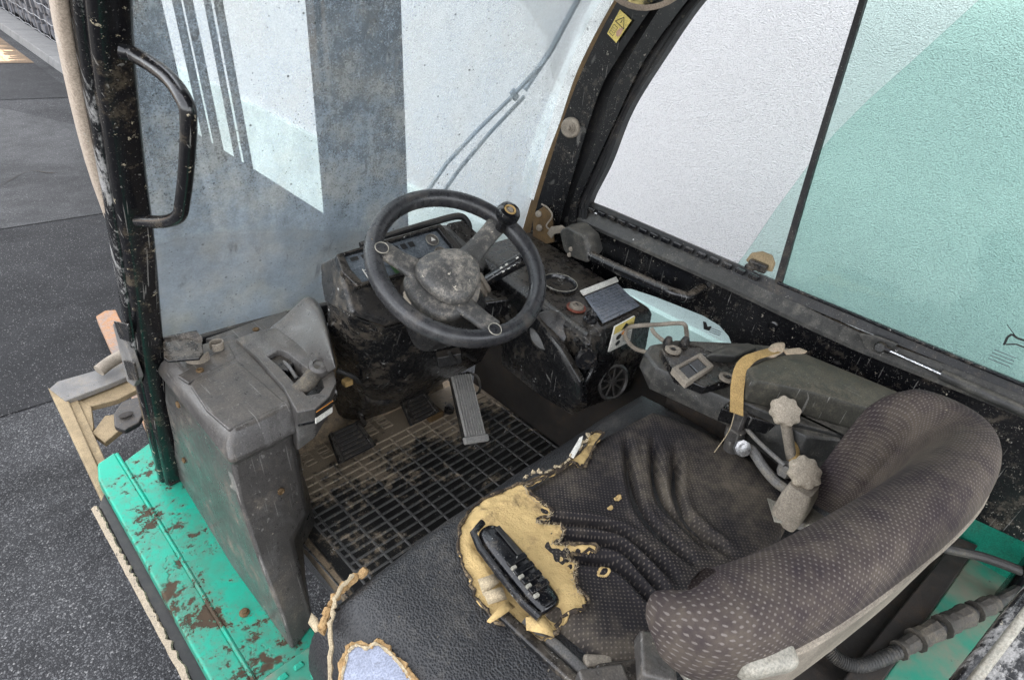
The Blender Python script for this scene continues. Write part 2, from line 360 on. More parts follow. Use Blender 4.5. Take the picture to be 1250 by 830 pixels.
def box(name, c, size, m, parent, ax=None, bevel=.003, **k):
    """oriented box: ax = (X, Y, Z) direction vectors"""
    c = V(c); A = [V(a).normalized() for a in (ax or ((1,0,0),(0,1,0),(0,0,1)))]
    vs_ = []
    for z in (-.5, .5):
        for y, x in ((-.5,-.5),(-.5,.5),(.5,.5),(.5,-.5)):
            vs_.append(c + A[0]*x*size[0] + A[1]*y*size[1] + A[2]*z*size[2])
    fs = [(0,3,2,1),(4,5,6,7),(0,1,5,4),(1,2,6,5),(2,3,7,6),(3,0,4,7)]
    return mk(name, vs_, fs, m, parent, bevel=bevel, **k)
def frame(n, up=(0,0,1)):
    n = V(n).normalized(); a = V(up).cross(n)
    if a.length < 1e-4: a = V((1,0,0)).cross(n)
    a.normalize(); return a, n.cross(a), n
def catmull(pts, n=6, closed=False):
    pts = [V(p) for p in pts]
    if len(pts) < 3: return pts
    out = []; N = len(pts)
    for i in range(N if closed else N-1):
        p1, p2 = pts[i], pts[(i+1) % N]
        p0 = pts[(i-1) % N] if closed or i > 0 else p1*2 - p2
        p3 = pts[(i+2) % N] if closed or i < N-2 else p2*2 - p1
        for k in range(n):
            t = k/n
            out.append(.5*((2*p1) + (p2-p0)*t + (2*p0-5*p1+4*p2-p3)*t*t + (-p0+3*p1-3*p2+p3)*t**3))
    if not closed: out.append(pts[-1])
    return out
def sweep(name, path, prof, m, parent, up=(0,0,1), closed=False, scale=None, cap=True, smooth=True, **k):
    """sweep a 2D outline (list of (a,b)) along 3D points; a is along up x tangent, b the other normal"""
    path = [V(p) for p in path]; N = len(path); vs_ = []; fs = []; n = len(prof)
    for i, p in enumerate(path):
        if closed: t = path[(i+1) % N] - path[i-1]
        else: t = path[min(i+1, N-1)] - path[max(i-1, 0)]
        if up is None:
            t = t.normalized()
            if i == 0: a, b, t = frame(t, (.13,.21,.97) if abs(t.z) < .8 else (1,.1,0))
            else:
                a = pa_ - t*pa_.dot(t); a.normalize(); b = t.cross(a)
            pa_ = a
        else: a, b, t = frame(t, up)
        s = scale[i] if scale else 1
        for u, v in prof: vs_.append(p + a*u*s + b*v*s)
    for i in range(N if closed else N-1):
        for j in range(n):
            i2 = (i+1) % N
            fs.append((i*n+j, i*n+(j+1) % n, i2*n+(j+1) % n, i2*n+j))
    if cap and not closed:
        fs.append(tuple(range(n-1, -1, -1))); fs.append(tuple((N-1)*n+j for j in range(n)))
    return mk(name, vs_, fs, m, parent, smooth=smooth, **k)
def circ(r, n=12, r2=None): return [(r*math.cos(2*math.pi*i/n), (r2 or r)*math.sin(2*math.pi*i/n)) for i in range(n)]
def rrect(w_, h_, r, n=3):
    out = []
    for cx, cy, a0 in ((w_/2-r, h_/2-r, 0), (-w_/2+r, h_/2-r, 90), (-w_/2+r, -h_/2+r, 180), (w_/2-r, -h_/2+r, 270)):
        for i in range(n+1):
            a = math.radians(a0 + 90*i/n); out.append((cx + r*math.cos(a), cy + r*math.sin(a)))
    return out
def tube(name, pts, r, m, parent, seg=12, n=6, up=None, **k):
    p = catmull(pts, n); return sweep(name, p, circ(r, seg), m, parent, up=up, **k)
def lathe(name, c, axis, prof, m, parent, seg=28, up=(0,0,1), cap=True, flute=None, sx=1, **k):
    """prof = [(radius, height along axis)]; flute(angle) scales the radius"""
    a, b, n = frame(axis, up); c = V(c); vs_ = []; fs = []
    for r, h in prof:
        for i in range(seg):
            t = 2*math.pi*i/seg; q = r*(flute(t) if flute else 1)
            vs_.append(c + a*q*sx*math.cos(t) + b*q*math.sin(t) + n*h)
    for j in range(len(prof)-1):
        for i in range(seg):
            fs.append((j*seg+i, j*seg+(i+1) % seg, (j+1)*seg+(i+1) % seg, (j+1)*seg+i))
    if cap: fs.append(tuple(range(seg-1, -1, -1))); fs.append(tuple((len(prof)-1)*seg+i for i in range(seg)))
    return mk(name, vs_, fs, m, parent, smooth=True, **k)
def prism(name, poly, off, m, parent, bevel=.002, **k):
    poly = [V(p) for p in poly]; n = len(poly); off = V(off)
    vs_ = poly + [p + off for p in poly]
    fs = [tuple(range(n)), tuple(range(2*n-1, n-1, -1))] + [(i, (i+1) % n, n+(i+1) % n, n+i) for i in range(n)]
    return mk(name, vs_, fs, m, parent, bevel=bevel, **k)
def strip(name, A, B, off, m, parent, n=6, **k):
    """band between two polylines, thickened by the vector off"""
    A = catmull(A, n); B = catmull(B, n)
    def res(L, cnt):
        d = [0]
        for i in range(1, len(L)): d.append(d[-1] + (L[i]-L[i-1]).length)
        out = []
        for q in range(cnt):
            s = d[-1]*q/(cnt-1); j = 0
            while j < len(d)-2 and d[j+1] < s: j += 1
            t = (s-d[j])/max(1e-9, d[j+1]-d[j]); out.append(L[j].lerp(L[j+1], t))
        return out
    cnt = max(len(A), len(B)); A = res(A, cnt); B = res(B, cnt); off = V(off); vs_ = []; fs = []
    for a, b in zip(A, B): vs_ += [a, b, b+off, a+off]
    for i in range(cnt-1):
        for j in range(4): fs.append((i*4+j, i*4+(j+1) % 4, (i+1)*4+(j+1) % 4, (i+1)*4+j))
    fs += [(0,1,2,3), tuple((cnt-1)*4+j for j in (3,2,1,0))]
    return mk(name, vs_, fs, m, parent, smooth=True, angle=30, **k)
def loft(name, rings, m, parent, cap=True, sub=0, bevel=0, smooth=True, **k):
    n = len(rings[0]); vs_ = [V(p) for r in rings for p in r]; fs = []
    for i in range(len(rings)-1):
        for j in range(n): fs.append((i*n+j, i*n+(j+1) % n, (i+1)*n+(j+1) % n, (i+1)*n+j))
    if cap: fs.append(tuple(range(n-1, -1, -1))); fs.append(tuple((len(rings)-1)*n+j for j in range(n)))
    return mk(name, vs_, fs, m, parent, smooth=smooth, sub=sub, bevel=bevel, **k)
def inside(p, poly):
    c_ = False; j = len(poly)-1
    for i in range(len(poly)):
        xi, yi = poly[i][0], poly[i][1]; xj, yj = poly[j][0], poly[j][1]
        if (yi > p[1]) != (yj > p[1]) and p[0] < (xj-xi)*(p[1]-yi)/(yj-yi) + xi: c_ = not c_
        j = i
    return c_
def edge_dist(p, poly):
    best = 9
    for i in range(len(poly)):
        a = poly[i-1]; b = poly[i]; dx, dy = b[0]-a[0], b[1]-a[1]; L = dx*dx+dy*dy or 1e-9
        t = max(0, min(1, ((p[0]-a[0])*dx+(p[1]-a[1])*dy)/L))
        best = min(best, math.hypot(p[0]-a[0]-t*dx, p[1]-a[1]-t*dy))
    return best
def sheet(name, poly, zf, m, parent, res=.004, solid=.006, jag=0, **k):
    """irregular sheet: polygon in plan filled with a fine grid whose height is zf(x, y, distance to the edge)"""
    xs = [p[0] for p in poly]; ys = [p[1] for p in poly]; idx = {}; vs_ = []; fs = []; uvs = []
    nx = int((max(xs)-min(xs))/res)+2; ny = int((max(ys)-min(ys))/res)+2
    def vert(i, j):
        if (i, j) not in idx:
            x = min(xs)+i*res; y = min(ys)+j*res; d = edge_dist((x, y), poly)
            q = noise.noise((x*60, y*60, 3.3))*jag
            idx[(i, j)] = len(vs_); vs_.append((x+q, y+noise.noise((x*60, y*60, 9.3))*jag, zf(x, y, d))); uvs.append((x, y))
        return idx[(i, j)]
    for i in range(nx):
        for j in range(ny):
            if inside((min(xs)+(i+.5)*res, min(ys)+(j+.5)*res), poly):
                fs.append((vert(i, j), vert(i+1, j), vert(i+1, j+1), vert(i, j+1)))
    return mk(name, vs_, fs, m, parent, smooth=True, solid=solid, uv=uvs, angle=70, **k)
def stroke(name, pts, wd, m, parent, nrm, lift=.0006, closed=False, label=None):
    """flat printed line on a surface with normal nrm"""
    nrm = V(nrm).normalized(); pts = [V(p)+nrm*lift for p in pts]; vs_ = []; fs = []
    N = len(pts); segs = [(pts[i], pts[(i+1) % N]) for i in range(N if closed else N-1)]
    for a, b in segs:
        s = nrm.cross((b-a).normalized())*wd/2; e = (b-a).normalized()*wd/2*(.9 if closed else 0); k = len(vs_)
        vs_ += [a-s-e, b-s+e, b+s+e, a+s-e]; fs.append((k, k+1, k+2, k+3))
    return mk(name, vs_, fs, m, parent, label=label)
# ================================================================ SETTING
GZ = -.62
def flat(name, poly, z, m, kind='structure', label=None, cat=None):
    return mk(name, [(x, y, z) for x, y in poly], [tuple(range(len(poly)))], m, None, kind=kind, label=label, cat=cat)
flat('ground', [(-60,-60),(60,-60),(60,80),(-60,80)], GZ, 'asphalt', label='grey asphalt yard the forklift stands on', cat='ground')
flat('asphalt_patch', [(-9,3.93),(-9,2.0),(-.4,1.945),(1.60,1.93),(1.60,3.90)], GZ+.004, 'asphalt_smooth', label='fine dark asphalt strip in front of the forklift', cat='road')
flat('road', [(-9,7.6),(1.05,7.2),(1.05,14),(-9,14)], GZ+.004, 'asphalt_smooth', label='dark asphalt lane beside the gabion wall', cat='road')
flat('pavement', [(-9,3.94),(1.60,3.91),(1.60,4.5),(.35,6.85),(.1,7.0),(-9,7.4)], GZ+.005, 'pave', label='worn grey concrete strip crossing the yard', cat='pavement')
flat('asphalt_apron', [(-9,1.93),(-.4,1.93),(1.6,1.92),(1.6,-6),(-9,-6)], GZ+.004, 'asphalt_light', label='coarse speckled asphalt beside the cab', cat='ground')
flat('pavement', [(-9,8.98),(1.05,8.98),(1.05,14),(-9,14)], GZ+.009, 'sun_patch', label='asphalt at the far end of the yard with sunlight painted into its warm colour', cat='pavement')  # sheet over the asphalt, extra sunlight put into its colour
# crack and joint lines as narrow filled grooves
def crack(pts, wd):
    A = []; B = []
    P_ = catmull([(x, y, GZ+.0085) for x, y in pts], 8)
    for i, p in enumerate(P_):
        w_ = wd*(.6+.8*random.random()); A.append(p+V((w_, w_*.4, 0))); B.append(p-V((w_, w_*.4, 0)))
    vs_ = A+B; n = len(A)
    return mk('crack', vs_, [(i, i+1, n+i+1, n+i) for i in range(n-1)], 'dark_void', None, kind='structure', label='thin dark crack across the concrete strip', cat='crack')
crack([(-.60,4.7),(-.2,4.65),(.1,4.95),(.28,4.85),(.7,5.05)], .008)

# white stucco building wall on the right
bld = empty('building', (1.63, 2, GZ), None, 'tall white stucco building wall beside the forklift', 'building')
box('wall', (4.63, 2.4, 3.4), (6, 13.1, 8.04), 'stucco', bld, bevel=0)
box('plinth', (1.615, 2.4, GZ+.28), (.04, 13.1, .56), 'plinth', bld, bevel=.004)

# gabion wall in the distance
gab = empty('gabion_wall', (1.5, 10, GZ), None, 'dark stone gabion wall in wire mesh beyond the road', 'wall')
gv = []; gf = []
for iy in range(46):
    for iz in range(9):
        y = 9.05+iy*.155+random.uniform(-.03,.03); z = GZ+.17+iz*.135+random.uniform(-.02,.02); x = 1.62+random.uniform(-.02,.05)
        k = len(gv); sx_, sy_, sz_ = .10, random.uniform(.06,.095), random.uniform(.055,.08)
        rot = Matrix.Rotation(random.uniform(-.4,.4), 3, 'X')
        for q in ((-1,-.7,-.8),(-1,.8,-.6),(-1,.6,.8),(-1,-.6,.7),(1,-1,-1),(1,1,-1),(1,1,1),(1,-1,1)):
            o_ = rot @ Vector((q[0]*sx_, q[1]*sy_*random.uniform(.8,1.15), q[2]*sz_*random.uniform(.8,1.15))); gv.append((x+o_.x, y+o_.y, z+o_.z))
        gf += [tuple(k+i for i in f) for f in ((0,1,2,3),(4,7,6,5),(0,4,5,1),(1,5,6,2),(2,6,7,3),(3,7,4,0))]
mk('stone_fill', gv, gf, 'stone', gab, kind='stuff', bevel=.012)
box('core', (2.0, 12.5, GZ+.66), (.6, 7.1, 1.30), 'stone', gab)
wv = []; wf = []
def wire_seg(a, b, r=.004):
    a = V(a); b = V(b); d = (b-a).normalized(); s = d.cross(V((1,0,0))).normalized()*r; q = V((r,0,0)); k = len(wv)
    for p in (a, b): wv.extend([p+s, p+q, p-s, p-q])
    for j in range(4): wf.append((k+j, k+(j+1) % 4, k+4+(j+1) % 4, k+4+j))
for i in range(7):
    z = GZ+.12+i*.2
    for j in range(44): wire_seg((1.49, 9+j*.16, z+.012*math.sin(j*2+i)), (1.49, 9+(j+1)*.16, z+.012*math.sin(j*2+2+i)))
for j in range(0, 45, 2): wire_seg((1.488, 9+j*.16, GZ+.1), (1.488, 9+j*.16, GZ+1.32))
mk('wire_mesh', wv, wf, 'wire', gab)
for i in range(12):
    y = 8.3+i*.62
    mk('kerb_stone', [V(p) for p in ((1.18,y,GZ),(1.50,y,GZ),(1.50,y,GZ+.10),(1.20,y,GZ+.10),(1.18,y+.61,GZ),(1.50,y+.61,GZ),(1.50,y+.61,GZ+.10),(1.20,y+.61,GZ+.10))],
       [(0,1,2,3),(7,6,5,4),(0,4,5,1),(1,5,6,2),(2,6,7,3),(3,7,4,0)], 'kerb', gab, bevel=.01)

# ================================================================ FORKLIFT
FL = empty('forklift', (0, 0, GZ), None, 'worn turquoise and black forklift with dusty open cab', 'forklift')
def part(name, loc, label=None): return empty(name, loc, FL, label)

# ---- sill and floor
sill = part('sill', (-.45, .3, -.05), 'chipped turquoise door sill')
mk('inner_plate', [(-.462,.74,-.045),(-.33,.80,-.045),(-.33,-.30,-.045),(-.472,-.30,-.045),(-.462,.74,-.10),(-.33,.80,-.10),(-.33,-.30,-.10),(-.472,-.30,-.10)],
   [(0,1,2,3),(7,6,5,4),(0,4,5,1),(1,5,6,2),(2,6,7,3),(3,7,4,0)], 'green', sill, bevel=.006)
op = [(-.530,.72),(-.515,.78),(-.466,.80),(-.466,.40),(-.470,.1),(-.476,-.30),(-.536,-.30),(-.534,.1)]
prism('outer_lip', [(x, y, -.052) for x, y in op], (0,0,-.05), 'green', sill, bevel=.007)
sweep('sill_edge_bead', [(-.466,.78,-.047),(-.467,.4,-.047),(-.470,.1,-.047),(-.475,-.3,-.047)], circ(.0045, 8), 'green', sill)
prism('rubber_skirt', [(x, y, -.085) for x, y in ((-.528,.70),(-.553,.66),(-.558,.2),(-.555,-.3),(-.53,-.3))], (0,0,-.12), 'ink', sill, bevel=.004)
fv = []; ff = []
for i in range(150):
    y = .66-.98*i/149; j = random.uniform(-1, 1)
    fv += [(-.567-.0012*noise.noise((y*30, 1, 2)), y, -.090), (-.5555+.0048*noise.noise((y*70, 4, 2))+.0022*j, y, -.083+.0015*j)]
    if i: k = 2*i; ff.append((k-2, k-1, k+1, k))
mk('frayed_edge', fv, ff, 'worn_edge', sill, solid=.006)
for p in ((-0.395, 0.59, -0.045), (-0.422, 0.121, -0.045)):
    lathe('bolt', p, (0,0,1), [(.011,-.003),(.011,.003),(.007,.005),(.007,.009),(.004,.010)], 'rust_strip', sill, seg=10)
mk('bolt_bracket', [V((-0.395, 0.59, -0.045))+V(d) for d in ((-.012,.016,.003),(.012,.02,.003),(.014,-.014,.003),(-.010,-.016,.003))], [(0,1,2,3)], 'rubber', sill, solid=.004)
# grip step plate
step = part('step_plate', (-.37,-.1,-.05), 'turquoise perforated grip step')
box('plate', (-.36,-.17,-.042), (.20,.26,.014), 'green_dusty', step, bevel=.004)
for i in range(5):
    for j in range(6):
        x = -.43+.034*i+(.017 if j % 2 else 0); y = -.065-.036*j
        loft('grip_lug', [[(x-.011,y-.006,-.034),(x+.011,y-.006,-.034),(x+.011,y+.006,-.034),(x-.011,y+.006,-.034)],
                          [(x-.007,y-.001,-.026),(x+.007,y-.001,-.026),(x+.007,y+.004,-.026),(x-.007,y+.004,-.026)]], 'green', step, smooth=False, bevel=.0015, seg=1)

flr = part('cab_floor', (.1,.2,-.05))
box('floor_plate', (.10,.12,-.03), (.70,.86,.036), 'toe_dust', flr, bevel=.004)
prism('floor_riser', [(-.247,.30,-.012),(-.244,.30,-.09),(-.232,-.25,-.09),(-.236,-.25,-.012)], (-.006,0,0), 'bare_steel', flr, bevel=.001)
mk('toe_board', [(-.25,.44,-.012),(.40,.44,-.012),(.40,.50,.12),(-.25,.50,.12),(-.25,.485,.36),(.30,.42,.36)], [(0,1,2,3),(3,2,5,4)], 'toe_dust', flr, solid=.01)

# rubber floor mat: lies loose on the floor
mt = empty('floor_mat', (.1,.2,-.012), None, 'dusty black ribbed rubber mat on the cab floor', 'floor mat')
mp_ = [(-.232,.19),(-.205,.215),(-.20,.44),(-.13,.465),(.20,.465),(.22,.44),(.50,.43),(.50,-.14),(-.235,-.14)]
prism('mat_sheet', [(x, y, 0) for x, y in mp_], (0,0,-.011), 'mat_rubber', mt, bevel=.003)
rv = []; rf = []
def rib(x0, y0, x1, y1, wd=.0054, h=.0036):
    d = V((x1-x0, y1-y0, 0)).normalized(); s = V((-d.y, d.x, 0)); k = len(rv); a = V((x0,y0,0)); b = V((x1,y1,0))
    j = random.uniform(.8,1.15); h *= j
    for p in (a, b): rv.extend([p-s*wd*.75+V((0,0,-.0005)), p-s*wd*.35+V((0,0,h)), p+s*wd*.35+V((0,0,h)), p+s*wd*.75+V((0,0,-.0005))])
    for q in range(3): rf.append((k+q, k+q+1, k+4+q+1, k+4+q))
    rf.append((k,k+1,k+2,k+3)); rf.append((k+7,k+6,k+5,k+4))
X0, X1, Y0, Y1 = -.185, .485, -.12, .36
px_ = .061; py_ = .0245
nx_ = 11; ny_ = int((Y1-Y0)/py_)
for i in range(nx_+1): rib(X0+i*px_, Y0, X0+i*px_, Y0+ny_*py_)
for j in range(ny_+1):
    rib(X0, Y0+j*py_, X0+nx_*px_, Y0+j*py_)
for j in range(ny_+1): rib(X0-.018, Y0+j*py_, X0, Y0+j*py_)
rib(X0-.018, Y0, X0-.018, Y0+ny_*py_)
for i in range(7):
    for j in range(3):
        x = -.17+i*.05; y = .385+j*.024
        for a_ in ((x,y,x+.03,y),(x+.03,y,x+.03,y+.016),(x+.03,y+.016,x,y+.016),(x,y+.016,x,y)): rib(*a_, wd=.003, h=.004)
mk('rib_grid', rv, rf, 'mat_rib', mt)

# ---- pedals
def pedal(name, c, ax, w0, w1, ln, nrib, label):
    p = part(name, c, label); X, Y, Z = [V(a).normalized() for a in ax]; c = V(c)
    prism('pedal_pad', [c-X*w0/2-Y*ln/2, c+X*w0/2-Y*ln/2, c+X*w1/2+Y*ln/2, c-X*w1/2+Y*ln/2], Z*-.014, 'rubber', p, bevel=.004)
    prism('pedal_rim', [c-X*w0/2-Y*ln/2+Z*.0, c-X*w1/2+Y*ln/2, c-X*(w1/2-.011)+Y*ln/2, c-X*(w0/2-.014)-Y*ln/2], Z*.006, 'plastic_dark', p, bevel=.002)
    prism('pedal_rim', [c+X*w0/2-Y*ln/2+Z*.0, c+X*w1/2+Y*ln/2, c+X*(w1/2-.011)+Y*ln/2, c+X*(w0/2-.014)-Y*ln/2], Z*.006, 'plastic_dark', p, bevel=.002)
    for i in range(nrib):
        t = (i+.5)/nrib; y = -ln/2+ln*t; wd = (w0+(w1-w0)*t)-.034
        box('tread_rib', c+Y*y+Z*.003, (wd, ln/nrib*.40, .006), 'pedal_rib', p, (X, Y, Z), bevel=.001, seg=1)
    return p
py0, pz0 = (0,.83,.55), (0,-.55,.83)
pd = pedal('brake_pedal', (-0.014, 0.337, 0.07), ((1,0,0),py0,pz0), .115, .09, .085, 7, 'left worn rubber brake pedal')
sweep('pedal_arm', [V((-0.014, 0.337, 0.07))+V((.062,.03,.0)), V((-0.014, 0.337, 0.07))+V((.075,.13,.05)), V((-0.014, 0.337, 0.07))+V((.075,.2,.18))], rrect(.014,.03,.003), 'plastic_dark', pd)
pd = pedal('brake_pedal', (0.229, 0.352, 0.06), ((1,0,0),py0,pz0), .105, .085, .085, 7, 'right worn rubber brake pedal')
sweep('pedal_arm', [V((0.229, 0.352, 0.06))+V((.055,.03,.0)), V((0.229, 0.352, 0.06))+V((.06,.13,.05)), V((0.229, 0.352, 0.06))+V((.06,.2,.18))], rrect(.014,.03,.003), 'plastic_dark', pd)
# long ribbed accelerator
ga, gb = V((0.306, 0.178, 0.015)), V((0.369, 0.334, 0.135))
acc = part('accelerator_pedal', ga, 'long ribbed accelerator pedal, worn to bare metal')
gy = (gb-ga).normalized(); gx = V((1,.0,.0)); gx = (gx-gy*gx.dot(gy)).normalized(); gz = gx.cross(gy)
if gz.z < 0: gz = -gz
gl_ = (gb-ga).length
prism('pedal_plate', [ga-gx*.040, ga+gx*.040, gb+gx*.036, gb-gx*.036], gz*-.012, 'plate_dark', acc, bevel=.003)
for i in range(8):
    x = -.0315+.009*i
    box('tread_rib', (ga+gb)/2+gx*x+gz*.005, (.0040, gl_*.93, .012), 'acc_rib', acc, (gx, gy, gz), bevel=.001, seg=1)
box('heel_end', ga+gz*.004-gy*.004, (.084,.022,.016), 'acc_rib', acc, (gx,gy,gz), bevel=.004)
tube('pedal_link', [gb+V((.03,.0,-.01)), gb+V((.06,-.02,-.03)), gb+V((.066,-.03,-.08)), gb+V((.05,.0,-.12))], .004, 'grey_steel', acc, seg=8)
box('floor_switch', (0.28, 0.345, 0.01), (.05,.05,.03), 'rust_strip', flr, bevel=.004)
lathe('floor_bolt', (0.332, 0.327, 0.005), (0,0,1), [(.016,0),(.016,.012),(.010,.014),(.010,.022)], 'plastic_dark', flr, seg=12)

# ---- left plastic console
lc = part('left_console', (-.32,.25,-.04), 'scuffed grey plastic side console with lever')
def ring(z, *pts): return [(x, y, z) for x, y in pts]
loft('console_body', [
    ring(-.045, (-.378,.60),(-.09,.57),(-.165,.30),(-.20,.21),(-.255,.18),(-.325,.0),(-.388,-.025),(-.392,.25)),
    ring(.03, (-.380,.58),(-.10,.54),(-.17,.29),(-.205,.20),(-.258,.16),(-.325,.02),(-.388,.0),(-.390,.25)),
    ring(.16, (-.388,.51),(-.165,.49),(-.205,.27),(-.235,.17),(-.262,.12),(-.32,.075),(-.392,.070),(-.392,.25)),
    ring(.30, (-.393,.48),(-.20,.47),(-.225,.24),(-.25,.15),(-.268,.125),(-.322,.112),(-.397,.108),(-.395,.25)),
    ring(.375, (-.390,.455),(-.222,.45),(-.242,.2),(-.258,.148),(-.272,.138),(-.322,.132),(-.390,.130),(-.391,.25)),
    ring(.398, (-.400,.46),(-.220,.455),(-.238,.2),(-.252,.132),(-.266,.118),(-.320,.110),(-.402,.108),(-.402,.25)),
    ring(.425, (-.394,.445),(-.23,.45),(-.24,.165),(-.255,.135),(-.27,.128),(-.318,.125),(-.394,.125),(-.396,.25)),
    ring(.447, (-.372,.43),(-.24,.435),(-.25,.165),(-.26,.147),(-.275,.142),(-.318,.140),(-.374,.140),(-.377,.25))],
    'plastic_grey', lc, bevel=.012, seg=4)
for p, nn in (((-0.399, 0.359, 0.371), (-1,0,0)), ((-0.392, 0.444, 0.144), (-1,0,0)), ((-0.196, 0.421, 0.449), (0,0,1)), ((-0.351, 0.34, 0.45), (0,0,1)), ((-0.317, 0.105, 0.276), (0,-1,.1))):
    lathe('console_screw', p, nn, [(.0075,-.002),(.0075,.0012),(.005,.0025),(.0035,.0012)], 'rust_strip', lc, seg=12)
# lid with its own seam
prism('console_lid', [V((-0.384, 0.305, 0.448)), V((-0.279, 0.332, 0.448)), V((-0.267, 0.149, 0.448)), V((-0.382, 0.143, 0.448)), V((-0.39, 0.217, 0.448))], (0,0,-.008), 'plastic_grey', lc, bevel=.003)
prism('console_lid', [V((-0.391, 0.35, 0.448)), V((-0.265, 0.404, 0.448)), V((-0.277, 0.342, 0.448)), V((-0.384, 0.315, 0.448))], (0,0,-.008), 'plastic_grey', lc, bevel=.003)
# lever shroud: ring shaped cover with a hole
so_ = [(-0.251, 0.402, 0.455),(-0.207, 0.396, 0.462),(-0.171, 0.38, 0.468),(-0.165, 0.308, 0.47),(-0.163, 0.224, 0.47),(-0.153, 0.166, 0.468),(-0.165, 0.137, 0.462),(-0.197, 0.112, 0.455),(-0.233, 0.1, 0.452),(-0.267, 0.111, 0.452),(-0.252, 0.192, 0.455),(-0.246, 0.319, 0.455)]
si_ = [(-0.23, 0.299, 0.458),(-0.216, 0.301, 0.462),(-0.202, 0.3, 0.465),(-0.196, 0.276, 0.466),(-0.193, 0.237, 0.466),(-0.191, 0.196, 0.466),(-0.184, 0.161, 0.46),(-0.189, 0.144, 0.456),(-0.205, 0.135, 0.455),(-0.228, 0.142, 0.455),(-0.228, 0.186, 0.456),(-0.226, 0.248, 0.457)]
n_ = 12; vs_ = [V(p) for p in so_]+[V(p) for p in si_]+[V((p[0]-.004,p[1]+.004,p[2]-dd)) for p, dd in zip(so_, (.06,.06,.06,.06,.05,.04,.04,.05,.075,.10,.10,.08))]+[V((p[0],p[1],p[2]-.06)) for p in si_]
fs_ = []
for i in range(n_):
    j = (i+1) % n_
    fs_ += [(i,j,n_+j,n_+i), (j,i,2*n_+i,2*n_+j), (n_+i,n_+j,3*n_+j,3*n_+i)]
mk('lever_shroud', vs_, fs_, 'plastic_grey', lc, bevel=.004, seg=3)
prism('shroud_base', [V(p)-V((0,0,.030)) for p in so_], (0,0,-.008), 'plastic_dark', lc)
# lever in the slot
lathe('lever_pivot', (-0.182, 0.175, 0.485), (-.1,-.35,.9), [(.014,-.03),(.018,-.02),(.021,-.004),(.019,.004),(.012,.008),(.011,.004),(.006,.004)], 'plastic_grey', lc, seg=20)
tube('lever_grip', [(-0.181, 0.181, 0.475), (-0.21, 0.169, 0.462), (-0.231, 0.18, 0.438)], .017, 'tape', lc, seg=14)
box('lever_link', (-0.194, 0.287, 0.44), (.05,.09,.02), 'plastic_dark', lc, ((.6,-.8,0),(.8,.6,0),(0,0,1)), bevel=.004)
tube('lever_cable', [(-0.202, 0.328, 0.43), (-0.207, 0.26, 0.45), (-0.209, 0.218, 0.44)], .004, 'grey_steel', lc, seg=8)
dA, dB = V((-0.237, 0.1, 0.448)), V((-0.195, 0.109, 0.45)); dn_ = V((dB-dA).y*1.0*V((1,0,0))+V((0,-(dB-dA).x,0))).normalized()
if dn_.y > 0: dn_ = -dn_
dA += dn_*.0035; dB += dn_*.0035; dz_ = V((-.0005,.0005,-.017))
prism('shroud_decal', [dA, dB, dB+dz_, dA+dz_], -dn_*.002, 'ink', lc, bevel=0)
prism('shroud_decal', [dA+dz_*1.08, dB+dz_*1.08, dB+dz_*1.9, dA+dz_*1.9], -dn_*.002, 'white_plate', lc, bevel=0)
stroke('decal_line', [dA+V((0,0,-.002)), dB+V((0,0,-.002))], .003, 'orange', lc, dn_, .001)
# raised wing between console and dashboard
wg_ = [[(-0.189, 0.395, 0.46), (-0.182, 0.358, 0.46), (-0.177, 0.315, 0.46), (-0.174, 0.267, 0.46), (-0.173, 0.215, 0.46), (-0.172, 0.166, 0.46)],
       [(-0.156, 0.39, 0.475), (-0.151, 0.362, 0.475), (-0.155, 0.319, 0.475), (-0.16, 0.272, 0.475), (-0.168, 0.218, 0.475), (-0.174, 0.156, 0.475)],
       [(-0.122, 0.386, 0.5), (-0.118, 0.366, 0.5), (-0.13, 0.311, 0.5), (-0.149, 0.249, 0.5), (-0.168, 0.185, 0.5), (-0.181, 0.129, 0.5)],
       [(-0.104, 0.377, 0.522), (-0.096, 0.363, 0.522), (-0.107, 0.31, 0.522), (-0.129, 0.245, 0.522), (-0.158, 0.175, 0.522), (-0.187, 0.107, 0.522)],
       [(-0.087, 0.378, 0.525), (-0.076, 0.366, 0.525), (-0.094, 0.304, 0.525), (-0.122, 0.234, 0.525), (-0.154, 0.166, 0.525), (-0.183, 0.105, 0.525)],
       [(-0.049, 0.42, 0.48), (-0.048, 0.392, 0.48), (-0.075, 0.322, 0.48), (-0.103, 0.259, 0.48), (-0.134, 0.196, 0.48), (-0.157, 0.149, 0.48)]]
mk('console_wing', [p for r in wg_ for p in r], [(j*6+i, j*6+i+1, (j+1)*6+i+1, (j+1)*6+i) for j in range(5) for i in range(5)], 'plastic_grey', lc, smooth=True, solid=.006, sub=2)
prism('console_shelf', [(-0.293, 0.459, 0.44), (-0.093, 0.475, 0.44), (-0.101, 0.404, 0.44), (-0.234, 0.391, 0.44)], (0,0,-.02), 'plastic_grey', lc, bevel=.003)

